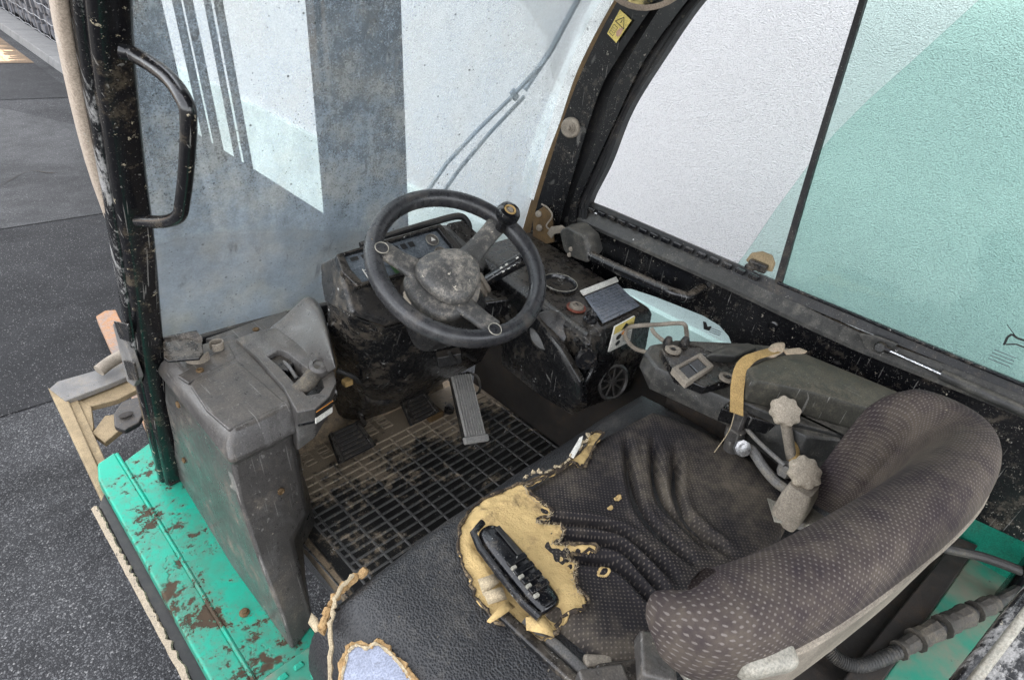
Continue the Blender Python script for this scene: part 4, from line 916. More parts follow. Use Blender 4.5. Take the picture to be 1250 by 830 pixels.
for u, v, w_ in ((.3,.5,.14),(.5,.42,.10),(.32,.75,.12)):
    cpt = bil(SK,u,v); mk('pictogram', [cpt+(SK[1]-SK[0])*w_*math.cos(a)+(SK[3]-SK[0])*w_*math.sin(a)*.8+V((0,-.002,0)) for a in [k*.785 for k in range(8)]], [tuple(range(8))], 'ink' if v != .42 else 'orange', rc)
for v in (.55,.63,.71,.79): stroke('printed_line', [bil(SK,.58,v), bil(SK,.92,v)], .0014, 'engrave', rc, (0,-1,0), .0016)
# fan vent on the rear end
vc = V((0.352, -0.188, 0.43)); vn = V((-.25,-.93,.25)).normalized(); va, vb, _ = frame(vn)
lathe('vent_ring', vc, vn, [(.036,-.004),(.043,-.004),(.045,.004),(.040,.007),(.036,.003)], 'plastic_grey', rc, seg=32, cap=False)
lathe('vent_back', vc-vn*.006, vn, [(.038,-.002),(.038,0)], 'ink', rc, seg=28)
lathe('vent_hub', vc, vn, [(.010,-.004),(.010,.003),(.006,.005)], 'plastic_grey', rc, seg=16)
for i in range(9):
    a = i*2*math.pi/9; d = va*math.cos(a)+vb*math.sin(a)
    box('vent_vane', vc+d*.024, (.030,.0045,.005), 'plastic_grey', rc, (d, vn.cross(d), vn), bevel=.001, seg=1)
# round socket on the chamfer and moulded shroud on the driver side
lathe('socket', (0.224, -0.182, 0.544), (-.5,-.8,.2), [(.020,-.004),(.024,.0),(.023,.004),(.017,.005),(.015,.001)], 'plastic_shiny', rc, seg=24)
tube('side_trim', [(0.198, -0.165, 0.593), (0.253, -0.185, 0.53), (0.238, -0.185, 0.475)], .006, 'plastic_dark', rc, seg=10)
loft('side_shroud', [
    [(0.248, 0.082, 0.473),(0.248, -0.014, 0.571),(0.228, -0.122, 0.546),(0.228, -0.194, 0.492),(0.238, -0.206, 0.428),(0.248, -0.17, 0.368),(0.258, -0.049, 0.352),(0.268, 0.083, 0.355)],
    [(0.223, 0.034, 0.499),(0.223, -0.037, 0.574),(0.21, -0.127, 0.548),(0.21, -0.191, 0.496),(0.216, -0.203, 0.448),(0.22, -0.181, 0.409),(0.228, -0.071, 0.394),(0.233, 0.023, 0.412)],
    [(0.216, 0.006, 0.502),(0.216, -0.045, 0.564),(0.206, -0.119, 0.54),(0.206, -0.181, 0.487),(0.21, -0.191, 0.452),(0.214, -0.175, 0.426),(0.218, -0.078, 0.418),(0.226, -0.002, 0.434)]], 'plastic_dark', rc, bevel=.004, seg=3, cap=True)
lathe('shroud_dish', (0.236, -0.067, 0.547), (-.85,-.3,.5), [(.044,-.012),(.046,-.002),(.042,.004),(.02,.009),(.002,.010)], 'plastic_col', rc, seg=28)
prism('lower_wall', [(.50,.4,.45),(.50,-.40,.42),(.50,-.40,-.02),(.50,.4,-.02)], (.03,0,0), 'dark_void', rc, bevel=.004)
# ---- dashboard binnacle and steering column
db = part('dashboard', (.05,.25,.45), 'dusty dark instrument binnacle')
q_ = [V((-0.097, 0.225, 0.678)), V((0.15, 0.225, 0.687)), V((0.169, 0.165, 0.628)), V((-0.094, 0.165, 0.642))]
dn = (q_[1]-q_[0]).cross(q_[3]-q_[0]).normalized()
if dn.y > 0: dn = -dn
dx_ = (q_[1]-q_[0]).normalized(); dy_ = (q_[0]-q_[3]).normalized()
def dq(u, v, h=0): return bil(q_, u, v)+dn*h
fr = [V((-0.098, 0.235, 0.683)), V((0.021, 0.238, 0.688)), V((0.155, 0.235, 0.698)), V((0.191, 0.225, 0.68)), V((0.235, 0.15, 0.601)), V((0.152, 0.13, 0.544)), V((-0.054, 0.13, 0.559)), V((-0.124, 0.145, 0.602)), V((-0.113, 0.19, 0.64))]
fbk = [V((-0.102, 0.29, 0.644)), V((0.072, 0.31, 0.653)), V((0.189, 0.31, 0.656)), V((0.244, 0.3, 0.657)), V((0.352, 0.24, 0.573)), V((0.296, 0.2, 0.493)), V((0.018, 0.2, 0.489)), V((-0.117, 0.255, 0.576)), V((-0.111, 0.275, 0.61))]
loft('binnacle_shell', [fbk, [a.lerp(b,.5) for a, b in zip(fbk, fr)], fr, [p.lerp(dq(.5,.5), .05)+dn*.007 for p in fr]], 'plastic_col', db, bevel=.010, seg=4)
# raised frame round the display
fo = [dq(-.04,-.06), dq(1.03,-.06), dq(1.06,.5), dq(1.06,1.08), dq(-.04,1.08), dq(-.08,.5)]
fi = [dq(.02,.03), dq(.97,.03), dq(.985,.5), dq(.985,.98), dq(.02,.98), dq(.0,.5)]
vs_ = [p+dn*.006 for p in fo]+[p+dn*.020 for p in fo]+[p+dn*.020 for p in fi]+[p+dn*.007 for p in fi]; fs_ = []
for r_ in range(3):
    for i in range(6): j = (i+1) % 6; fs_.append((r_*6+i, r_*6+j, (r_+1)*6+j, (r_+1)*6+i))
mk('display_bezel', vs_, fs_, 'plastic_dark', db, bevel=.003, seg=2)
prism('display_panel', [p+dn*.010 for p in fi], -dn*.004, 'lcd', db, bevel=0)
mk('display_screen', [dq(u,v,.011) for u, v in ((.10,.10),(.70,.10),(.70,.62),(.10,.62))], [(0,1,2,3)], 'lcd', db)
for u in (.06,.16,.26): mk('display_segment', [dq(u+a,v,.0125) for a, v in ((0,.12),(.07,.12),(.07,.24),(0,.24))], [(0,1,2,3)], 'ink', db)
for u in (.46,.54,.62): mk('display_segment', [dq(u+a,v,.0125) for a, v in ((0,.14),(.055,.14),(.055,.30),(0,.30))], [(0,1,2,3)], 'ink', db)
mk('display_lamp', [dq(u,v,.0125) for u, v in ((.34,.62),(.52,.62),(.52,.92),(.34,.92))], [(0,1,2,3)], 'lcd_green', db)
stroke('display_scale', [dq(.10,.55,.012), dq(.10,.95,.012), dq(.22,.95,.012)], .0025, 'white_plate', db, dn)
for k in range(5): stroke('display_scale', [dq(.10,.60+.08*k,.012), dq(.135,.60+.08*k,.012)], .0018, 'white_plate', db, dn)
for v, up_ in ((.26,1),(.66,-1)):
    c_ = dq(.86, v, .010)
    lathe('arrow_button', c_, dn, [(.0135,0),(.0135,.004),(.011,.0055)], 'plastic_grey', db, seg=20)
    lathe('button_ring', c_, dn, [(.0135,.0035),(.0145,.0055),(.0155,.0035)], 'pale_dust', db, seg=20, cap=False)
    mk('button_arrow', [c_+dn*.0062+dx_*a+dy_*b*up_ for a, b in ((-.006,-.004),(.006,-.004),(0,.006))], [(0,1,2)], 'white_plate', db)
# hood behind the binnacle and top seal on the dashboard
sweep('hood_seal', catmull([(0.021, 0.33, 0.64), (0.102, 0.32, 0.654), (0.214, 0.31, 0.666), (0.283, 0.3, 0.671), (0.305, 0.29, 0.653), (0.305, 0.28, 0.631)], 5), circ(.0085, 10), 'rubber', db)
prism('hood_cover', [(0.238, 0.29, 0.667), (0.291, 0.29, 0.665), (0.348, 0.24, 0.601), (0.286, 0.2, 0.565), (0.223, 0.24, 0.638)], (0,.03,-.05), 'plastic_dark', db, bevel=.005)
# column cover: large moulded body that runs down to the floor
loft('column_cover', [
    [(-0.113, 0.257, 0.582),(-0.12, 0.152, 0.601),(-0.049, 0.138, 0.557),(0.159, 0.138, 0.542),(0.316, 0.16, 0.53),(0.372, 0.26, 0.564),(0.158, 0.33, 0.609)],
    [(-0.105, 0.275, 0.493),(-0.09, 0.19, 0.496),(-0.004, 0.168, 0.444),(0.185, 0.16, 0.426),(0.365, 0.19, 0.407),(.36,.30,.52),(.05,.36,.55)],
    [(-0.067, 0.305, 0.372),(-0.043, 0.24, 0.344),(0.053, 0.21, 0.309),(0.207, 0.21, 0.293),(0.395, 0.24, 0.277),(.33,.36,.40),(.03,.42,.42)],
    [(0.003, 0.35, 0.234),(0.026, 0.31, 0.205),(0.093, 0.26, 0.219),(0.257, 0.27, 0.202),(0.432, 0.3, 0.175),(.35,.45,.20),(.02,.46,.22)],
    [(.03,.44,.05),(.08,.42,.03),(.18,.41,.03),(.30,.41,.03),(.38,.42,.04),(.40,.48,.05),(.02,.50,.05)]], 'plastic_dark', db, bevel=.012, seg=4)
stroke('column_seam', [(-0.118, 0.253, 0.574), (-0.12, 0.149, 0.595), (-0.051, 0.134, 0.55), (0.056, 0.134, 0.54)], .003, 'ink', db, (-.5,-.8,.1), .002)
prism('knee_bolster', [(-0.004, 0.3, 0.279), (0.327, 0.3, 0.224), (0.321, 0.29, 0.197), (0.276, 0.29, 0.175), (0.063, 0.29, 0.183), (0.014, 0.3, 0.212)], (0,.03,-.01), 'plastic_col', db, bevel=.006)
box('column_latch', (0.015, 0.11, 0.617), (.05,.05,.05), 'tan_dust', db, ((.9,.3,0),(-.3,.8,-.5),(-.1,.4,.8)), bevel=.012)
# clip and wiring below the column
wr_ = V((-0.073, 0.22, 0.383))
tube('wiring', [wr_+V((-.03,.02,.02)), wr_, wr_+V((.02,.01,-.03)), wr_+V((.05,.05,-.05))], .006, 'hose', db, seg=8)
box('wiring_plug', (-0.078, 0.24, 0.359), (.022,.02,.016), 'strap', db, bevel=.004)
tube('wiring', [(0.128, 0.13, 0.422), (0.152, 0.13, 0.389), (0.187, 0.14, 0.388), (0.241, 0.15, 0.341)], .005, 'hose', db, seg=8)
box('column_bracket', (0.148, 0.15, 0.388), (.06,.03,.03), 'plastic_col', db, ((.8,-.5,.2),(.5,.8,0),(-.1,.1,.9)), bevel=.003)

# ---- steering wheel
wn = V((-0.10462, -0.46787, 0.87758)); WC = V((0.042, 0.028, 0.718)); wa, wb, _ = frame(wn)
st = part('steering_wheel', WC, 'worn black three spoke steering wheel with spinner knob')
Rr = .1635
pts = [WC+wa*Rr*math.cos(t)+wb*Rr*math.sin(t) for t in [2*math.pi*i/72 for i in range(72)]]
sweep('rim', pts, circ(.0170, 16, .0185), 'wheel_rim', st, up=wn, closed=True)
# column shaft and switch gear under the hub
lathe('column_shaft', WC-wn*.02, -wn, [(.045,-.01),(.05,.02),(.045,.05),(.038,.07),(.038,.16)], 'tan_dust', db, seg=24)
loft('column_shroud', [[WC-wn*h+wa*u*s+wb*v*s for u, v in rrect(.13,.15,.03)] for h, s in ((.055,.75),(.075,1),(.15,1.05),(.20,1.0))], 'plastic_col', db, smooth=True)
hub2 = [(-0.0372, 0.0618, 0.7266),(-0.0098, 0.0653, 0.7317),(0.0194, 0.065, 0.735),(0.0661, 0.0491, 0.7321),(0.0818, 0.0246, 0.7209),(0.0678, -0.0047, 0.7037),(0.0441, -0.0254, 0.6898),(0.0095, -0.0423, 0.6767),(-0.0253, -0.0341, 0.6768),(-0.0417, -0.0137, 0.6858),(-0.0513, 0.0106, 0.6976),(-0.057, 0.0402, 0.7127)]
hub2 = [V(p) for p in hub2]; hc = sum(hub2, Vector())/12
def hr(s, h): return [hc+(p-hc)*s+wn*h for p in hub2]
loft('hub_pad', [hr(1.0,-.012), hr(1.02,.004), hr(.97,.013), hr(.80,.021), hr(.45,.026), hr(.12,.027)], 'wheel_hub', st, sub=2)
skirt = [V(p) for p in ((-0.0571, 0.0626, 0.7246),(-0.0175, 0.0754, 0.7362),(0.0249, 0.072, 0.7394),(0.0763, 0.0564, 0.7373),(0.0979, 0.0258, 0.7235),(0.0774, -0.0085, 0.7028),(0.046, -0.0403, 0.6821),(0.0056, -0.0543, 0.6698),(-0.0372, -0.0491, 0.6675),(-0.0665, -0.0264, 0.6761),(-0.0786, 0.0086, 0.6933),(-0.0764, 0.0412, 0.7109))]
def sr(s, h): return [hc+(p-hc)*s+wn*h for p in skirt]
loft('hub_skirt', [sr(.80,-.045), sr(1.0,-.032), sr(1.0,-.018), sr(.96,-.010), sr(.7,-.006)], 'wheel_hub', st, sub=1)
def spoke(p0, p1, w0, w1):
    p0 = V(p0); p1 = V(p1); d = (p1-p0).normalized(); s = wn.cross(d)
    rings = []
    for t, dz, f in ((0,-.012,1),(.25,-.010,.92),(.6,-.006,.85),(.85,-.002,.95),(1,0,1.1)):
        p = p0.lerp(p1, t)+wn*dz; w_ = (w0+(w1-w0)*t)*f
        rings.append([p-s*w_/2-wn*.006, p-s*w_/2+wn*.002, p-s*w_*.3+wn*.007, p+s*w_*.3+wn*.007, p+s*w_/2+wn*.002, p+s*w_/2-wn*.006, p+s*w_*.3-wn*.008, p-s*w_*.3-wn*.008])
    return loft('spoke', rings, 'wheel_hub', st, sub=2)
spoke((-0.0273, 0.0422, 0.7173), (-0.0802, 0.1114, 0.7479), .058, .040)
spoke((0.0517, 0.0289, 0.7197), (0.1953, 0.0755, 0.7616), .052, .044)
spoke((0.0007, -0.0213, 0.6868), (0.0235, -0.1028, 0.6461), .052, .042)
for p in ((-0.0899, 0.0927, 0.7561), (0.0085, -0.1143, 0.6575)):
    lathe('spoke_cap', p, wn, [(.0115,-.006),(.0115,.0012),(.0105,.0022)], 'wheel_rim', st, seg=24)
    lathe('cap_ring', p, wn, [(.0112,.0015),(.0122,.003),(.0132,.0015)], 'pale_dust', st, seg=24, cap=False)
kp = V((0.1737, 0.0499, 0.7681))
lathe('spinner_stem', kp, wn, [(.011,-.02),(.010,.014)], 'plastic_shiny', st, seg=14)
lathe('spinner_knob', kp+wn*.012, wn, [(.012,0),(.021,.004),(.0245,.012),(.0245,.020),(.021,.028),(.015,.031),(.0125,.029),(.012,.026)], 'plastic_shiny', st, seg=32)
lathe('knob_ring', kp+wn*.0395, wn, [(.0085,0),(.0125,.001),(.0115,.003),(.0085,.002)], 'strap', st, seg=24, cap=False)
lathe('knob_bolt', kp+wn*.037, wn, [(.008,0),(.008,.002),(.0055,.003),(.0055,.006),(.003,.0065)], 'tan_dust', st, seg=12)
# indicator stalk with rubber boot
sk0, sk1 = V((0.146, 0.06, 0.634)), V((0.221, 0.02, 0.69))
ix = (sk1-sk0).normalized()
stk = part('control_stalk', sk0, 'black indicator stalk with white symbols')
lathe('stalk_boot', sk0-ix*.03, ix, [(.034,0),(.030,.006),(.033,.010),(.027,.016),(.030,.020),(.024,.027),(.027,.031),(.020,.038)], 'tan_dust', stk, seg=20)
sweep('stalk_arm', [sk0, sk0.lerp(sk1,.35), sk1, sk1+ix*.03], rrect(.026,.022,.006), 'plastic_shiny', stk, scale=[.8,.9,1.1,.6])
for i in range(5):
    for j in range(2):
        c_ = sk0.lerp(sk1, .42+.13*i); tz = V((-.3,-.5,.8)).normalized(); sy = tz.cross(ix).normalized()
        if i == 2 and j == 0: continue
        mk('stalk_symbol', [c_+tz*.0145+sy*(.004-.009*j)+ix*a+sy*b for a, b in ((-.003,-.0022),(.003,-.0022),(.003,.0022),(-.003,.0022))], [(0,1,2,3)], 'white_plate', stk)
# curved duct between column and right console
sweep('column_duct', catmull([(0.274, 0.12, 0.542), (0.284, 0.08, 0.513), (0.31, 0.06, 0.482), (0.342, 0.06, 0.439)], 5), rrect(.02,.07,.008), 'plastic_col', db)
box('switch_block', (0.245, 0.12, 0.52), (.09,.05,.05), 'plastic_dark', db, ((.9,-.3,0),(.3,.9,0),(0,0,1)), bevel=.008)

# ================================================================ SEAT
se = part('operator_seat', (-.04,-.48,.30), 'torn black operator seat with dotted fabric')
def squircle(u, v, k=.55): return u*math.sqrt(1-k*v*v/2), v*math.sqrt(1-k*u*u/2)
def vinyl_z(x, y):
    return .482 - .022*max(0, (-.20-x)/.25)**1.6 + .004*noise.noise((x*9, y*9, 0))
def pillow(name, cx, cy, a, b, zf, drop, m, nu, nv, k=.55, pw=5.0, parent=se, slope=0, bottom=True):
    vs_ = []; uvs = []
    for j in range(nv+1):
        for i in range(nu+1):
            u = 2*i/nu-1; u = u*1.22-.22*u**5; v = 2*j/nv-1; v = v*1.22-.22*v**5
            sx_, sy_ = squircle(u, v, k); x = cx+a*sx_; y = cy+b*sy_
            s = max(abs(u), abs(v)); e = max(0, 1-s**pw)**(1/2.2)
            z = zf(x, y) - drop*(1-e)
            vs_.append((x, y, z)); uvs.append((x, y))
    fs = [(j*(nu+1)+i, j*(nu+1)+i+1, (j+1)*(nu+1)+i+1, (j+1)*(nu+1)+i) for j in range(nv) for i in range(nu)]
    return mk(name, vs_, fs, m, parent, smooth=True, uv=uvs, angle=180)
vb_ = pillow('cushion_base', -.052, -.487, .428, .237, vinyl_z, .15, 'vinyl', 120, 80, k=.16, pw=14)
vb_['label'] = 'grained black vinyl cushion border'
# dotted fabric panel with pressed V grooves
G1 = [[(0.145, -0.356, 0.5), (0.093, -0.397, 0.5), (0.049, -0.436, 0.5), (0.013, -0.482, 0.5), (-0.001, -0.535, 0.5), (-0.007, -0.593, 0.5)], [(0.184, -0.392, 0.5), (0.134, -0.424, 0.5), (0.096, -0.452, 0.5), (0.06, -0.492, 0.5), (0.046, -0.547, 0.5), (0.035, -0.595, 0.5)], [(0.197, -0.433, 0.5), (0.139, -0.466, 0.5), (0.098, -0.492, 0.5), (0.067, -0.526, 0.5), (0.056, -0.574, 0.5), (0.051, -0.618, 0.5)],
      [(-0.125, -0.388, 0.5), (-0.093, -0.421, 0.5), (-0.058, -0.459, 0.5), (-0.043, -0.492, 0.5), (-0.045, -0.532, 0.5), (-0.056, -0.591, 0.5)], [(-0.138, -0.425, 0.5), (-0.096, -0.466, 0.5), (-0.077, -0.492, 0.5), (-0.073, -0.516, 0.5), (-0.081, -0.551, 0.5), (-0.09, -0.588, 0.5)], [(-0.151, -0.459, 0.5), (-0.118, -0.492, 0.5), (-0.105, -0.512, 0.5), (-0.103, -0.537, 0.5), (-0.108, -0.562, 0.5), (-0.115, -0.593, 0.5)]]
G1 = [catmull(g, 3) for g in G1]
def groove(x, y):
    g = 0
    for L in G1:
        best = 1; 
        for i in range(len(L)-1):
            a, b = L[i], L[i+1]; dx, dy = b.x-a.x, b.y-a.y; l2 = dx*dx+dy*dy
            t = max(0, min(1, ((x-a.x)*dx+(y-a.y)*dy)/l2)); d = math.hypot(x-a.x-t*dx, y-a.y-t*dy)
            if d < best: best = d; pos = (i+t)/(len(L)-1)
        if best < .05:
            fade = min(1, pos*7+.1)*min(1, (1-pos)*8+.1)
            g -= fade*(.019*math.exp(-(best/.0070)**2)-.0035*math.exp(-((best-.0165)/.007)**2))
    return g
def fab_z(x, y):
    return .503 + groove(x, y) + .010*max(0, (abs(x-.02)-.15)/.12)**2 - .008*math.exp(-((x-.03)**2+(y+.5)**2)/.015) + .0015*noise.noise((x*18, y*18, 2))
fp = pillow('fabric_panel', .028, -.492, .268, .176, fab_z, .045, 'fabric_seat', 300, 200, k=.50, pw=12)
fp['label'] = 'dotted dark fabric seat panel with pressed V grooves'
def seat_z(x, y):
    u, v = (x-.028)/.268, (y+.492)/.176; s = max(abs(u), abs(v))
    inn = fab_z(x, y) if s < .93 else None
    o_ = vinyl_z(x, y)
    return inn if inn is not None else max(o_, .503-.35*(s-.93)*.275)
foam = [(0.105, -0.305, 0.5), (0.113, -0.32, 0.5), (0.085, -0.332, 0.5), (0.053, -0.342, 0.5), (0.014, -0.355, 0.5), (0.004, -0.352, 0.5), (0.006, -0.339, 0.5), (-0.024, -0.337, 0.5), (-0.058, -0.334, 0.5), (-0.089, -0.326, 0.5), (-0.101, -0.322, 0.5), (-0.108, -0.344, 0.5), (-0.106, -0.363, 0.5), (-0.104, -0.382, 0.5), (-0.117, -0.39, 0.5), (-0.139, -0.384, 0.5), (-0.132, -0.394, 0.5), (-0.118, -0.408, 0.5), (-0.12, -0.424, 0.5), (-0.137, -0.43, 0.5), (-0.149, -0.427, 0.5), (-0.138, -0.442, 0.5), (-0.124, -0.454, 0.5), (-0.108, -0.475, 0.5), (-0.114, -0.478, 0.5), (-0.141, -0.46, 0.5), (-0.152, -0.46, 0.5), (-0.15, -0.474, 0.5), (-0.165, -0.48, 0.5), (-0.181, -0.497, 0.5), (-0.184, -0.511, 0.5), (-0.189, -0.523, 0.5), (-0.205, -0.528, 0.5), (-0.22, -0.518, 0.5), (-0.237, -0.516, 0.5), (-0.248, -0.521, 0.5), (-0.262, -0.516, 0.5), (-0.275, -0.5, 0.5), (-0.276, -0.489, 0.5), (-0.276, -0.474, 0.5), (-0.28, -0.463, 0.5), (-0.293, -0.451, 0.5), (-0.286, -0.434, 0.5), (-0.289, -0.421, 0.5), (-0.282, -0.401, 0.5), (-0.274, -0.379, 0.5), (-0.265, -0.351, 0.5), (-0.248, -0.328, 0.5), (-0.223, -0.309, 0.5), (-0.186, -0.292, 0.5), (-0.155, -0.291, 0.5), (-0.13, -0.297, 0.5), (-0.103, -0.309, 0.5), (-0.065, -0.326, 0.5), (-0.008, -0.332, 0.5), (0.044, -0.327, 0.5), (0.077, -0.312, 0.5)]
INS = [(-0.218, -0.356, 0.52), (-0.239, -0.497, 0.52)]
ia, ib = V(INS[0]), V(INS[1])
def foam_z(x, y, d):
    zz = seat_z(x, y)+.0022 - .0012*min(1, d/.006) + .0028*noise.noise((x*28, y*28, 5)) + .0012*noise.noise((x*95, y*95, 8))
    dd = V((ib.x-ia.x, ib.y-ia.y)); t = max(0, min(1, ((x-ia.x)*dd.x+(y-ia.y)*dd.y)/dd.length_squared))
    q = math.hypot(x-ia.x-t*dd.x, y-ia.y-t*dd.y)
    return zz - .012*math.exp(-(q/.024)**4)
fo_ = sheet('torn_foam', foam, foam_z, 'foam', se, res=.0026, solid=.003, jag=.005, label='torn yellow foam exposed at the seat front')
fr_ = catmull([V((p[0], p[1], 0)) for p in foam], 3, closed=True)
rim_ = []
for p in fr_:
    q = V((p.x+random.uniform(-.0028,.0028), p.y+random.uniform(-.0028,.0028), 0)); q.z = seat_z(q.x, q.y)+.0030+random.uniform(0,.002); rim_.append(q)
sweep('torn_fabric_edge', rim_, circ(.0024, 6), 'fabric_rim', se, up=None, closed=True, scale=[.5+1.1*random.random() for _ in rim_])
# holes showing foam
for px, s in (((-0.166, -0.471, 0.51), .010), ((0.005, -0.436, 0.512), .006), ((-0.129, -0.508, 0.512), .009), ((-0.021, -0.44, 0.511),.004)):
    c_ = V(px); pol = [(c_.x+s*1.3*math.cos(a)*(1+.2*math.sin(3*a)), c_.y+s*.8*math.sin(a)) for a in [k*.524 for k in range(12)]]
    sheet('foam_hole', pol, lambda x, y, d: seat_z(x, y)+.0022-.003*min(1, d/.004), 'foam', se, res=.0018, solid=.002)
# torn flaps
def flap(pts, lift, m='foam'):
    pts = [V(p)+V((0,0,l)) for p, l in zip(pts, lift)]
    c_ = sum(pts, Vector())/len(pts); 
    mk('torn_flap', pts+[c_+V((0,0,.004))], [(i, (i+1) % len(pts), len(pts)) for i in range(len(pts))], m, se, smooth=True, solid=.003, angle=180)
flap([(-0.268, -0.448, 0.492), (-0.266, -0.462, 0.492), (-0.289, -0.458, 0.492), (-0.308, -0.458, 0.492), (-0.31, -0.453, 0.492), (-0.29, -0.448, 0.492)], (.012,.010,.006,.014,.014,.008))
flap([(-0.269, -0.483, 0.495), (-0.249, -0.497, 0.495), (-0.248, -0.511, 0.495), (-0.255, -0.523, 0.495), (-0.266, -0.51, 0.495), (-0.278, -0.494, 0.495)], (.012,.014,.008,.002,.006,.006))
flap([(-0.275, -0.398, 0.49), (-0.25, -0.408, 0.49), (-0.255, -0.421, 0.49), (-0.283, -0.419, 0.49)], (.010,.012,.010,.004), 'fray')
flap([(-0.283, -0.417, 0.49), (-0.258, -0.429, 0.49), (-0.265, -0.446, 0.49), (-0.287, -0.433, 0.49)], (.010,.012,.010,.004), 'fray')
# frayed dark edge and pale tatters along the tear
tr_ = catmull([(-0.096, -0.312, 0.505), (-0.072, -0.312, 0.505), (-0.053, -0.323, 0.505), (-0.019, -0.331, 0.505), (0.017, -0.328, 0.505), (0.053, -0.322, 0.505), (0.085, -0.312, 0.505)], 5)
for i in range(len(tr_)-1):
    a, b = tr_[i], tr_[i+1]; m_ = 'fray' if i % 3 else 'rubber'
    j = V((random.uniform(-.004,.004), random.uniform(-.004,.006), random.uniform(0,.006)))
    tube('torn_thread', [a, a.lerp(b,.5)+j, b], random.uniform(.0012,.0028), m_, se, seg=6, n=2)
mk('torn_tatter', [V(p)+V((0,0,h)) for p, h in zip([(0.009, -0.325, 0.5), (0.054, -0.311, 0.5), (0.061, -0.313, 0.5), (0.039, -0.325, 0.5), (0.01, -0.334, 0.5)],(.006,.013,.014,.010,.006))], [(0,1,2,3,4)], 'white_plate', se, solid=.002)
fe = catmull([(-0.108, -0.327, 0.508), (-0.115, -0.348, 0.508), (-0.112, -0.367, 0.508), (-0.11, -0.386, 0.508), (-0.123, -0.394, 0.508), (-0.145, -0.388, 0.508), (-0.138, -0.398, 0.508), (-0.124, -0.412, 0.508), (-0.127, -0.427, 0.508), (-0.143, -0.433, 0.508), (-0.155, -0.431, 0.508), (-0.144, -0.445, 0.508)]+[(-0.158, -0.463, 0.508), (-0.156, -0.477, 0.508), (-0.17, -0.483, 0.508), (-0.187, -0.499, 0.508), (-0.189, -0.513, 0.508)], 6)
vv = []; ff = []
for i in range(0, len(fe)-1):
    for k in range(2):
        p = fe[i]+V((random.uniform(-.002,.002), random.uniform(-.002,.002), 0)); d = V((random.uniform(-.006,.006), random.uniform(-.006,.006), random.uniform(.001,.006)))
        s = V((-d.y, d.x, 0)).normalized()*.0007; q = len(vv); zz = max(p.z, seat_z(p.x, p.y)+.004)
        p.z = zz; vv += [p-s, p+s, p+d]; ff.append((q, q+1, q+2))
mk('frayed_threads', vv, ff, 'fray', se, kind='stuff')
# exposed black plastic insert
da = (ib-ia).normalized(); sb = V((0,0,1)).cross(da).normalized(); zc = .514; L_ = (ib-ia).length
ic0 = ia.copy(); ic0.z = zc
def insr(t, w_, h): 
    c_ = ic0+da*L_*t; return [c_-sb*w_+V((0,0,-.012)), c_-sb*w_*.9+V((0,0,h*.4)), c_-sb*w_*.45+V((0,0,h)), c_+sb*w_*.45+V((0,0,h)), c_+sb*w_*.9+V((0,0,h*.4)), c_+sb*w_+V((0,0,-.012))]
loft('plastic_insert', [insr(-.06,.008,.004), insr(-.01,.020,.010), insr(.12,.026,.014), insr(.5,.026,.015), insr(.9,.025,.013), insr(1.04,.022,.009)], 'plastic_shiny', se, sub=2, label='shiny black plastic insert bared by the torn foam')
sweep('insert_edge', [ic0+da*L_*t+sb*q+V((0,0,.006)) for t, q in ((-.10,.0),(-.04,.022),(.15,.029),(.5,.030),(.85,.029),(1.05,.024))] if sb.x < 0 else [ic0+da*L_*t-sb*q+V((0,0,.006)) for t, q in ((-.10,.0),(-.04,.022),(.15,.029),(.5,.030),(.85,.029),(1.05,.024))], circ(.0055, 8), 'plastic_shiny', se)
for i in range(4):
    t = .48+.115*i
    box('insert_clip', ic0+da*L_*t+V((0,0,.0145)), (.009,.031,.005), 'plastic_shiny', se, (da, sb, (0,0,1)), bevel=.0015)
    box('insert_clip', ic0+da*L_*(t+.06)+sb*(-.012 if sb.x > 0 else .012)+V((0,0,.015)), (.005,.008,.005), 'pale_dust', se, (da, sb, (0,0,1)), bevel=.001)
box('insert_slot', ic0+da*L_*.26+sb*(.008 if sb.x > 0 else -.008)+V((0,0,.0165)), (.055,.008,.003), 'ink', se, (da, sb, (0,0,1)), bevel=.001)
# pan rails along the cushion's left rear
sweep('pan_rail', [(-0.279, -0.445, 0.487), (-0.277, -0.507, 0.487), (-0.273, -0.573, 0.487), (-0.273, -0.648, 0.487)], rrect(.016,.012,.004), 'plastic_dark', se)
sweep('pan_rail', [(-0.261, -0.477, 0.482), (-0.254, -0.531, 0.482), (-0.253, -0.587, 0.482), (-0.256, -0.661, 0.482)], rrect(.014,.012,.003), 'grey_steel', se)
prism('pan_clip', [(-0.239, -0.56, 0.492), (-0.212, -0.587, 0.492), (-0.222, -0.597, 0.492), (-0.249, -0.574, 0.492)], (0,0,-.02), 'tan_dust', se, bevel=.004)
prism('pan_clip', [(-0.208, -0.589, 0.485), (-0.183, -0.608, 0.485), (-0.192, -0.619, 0.485), (-0.219, -0.6, 0.485)], (0,0,-.02), 'tan_dust', se, bevel=.004)
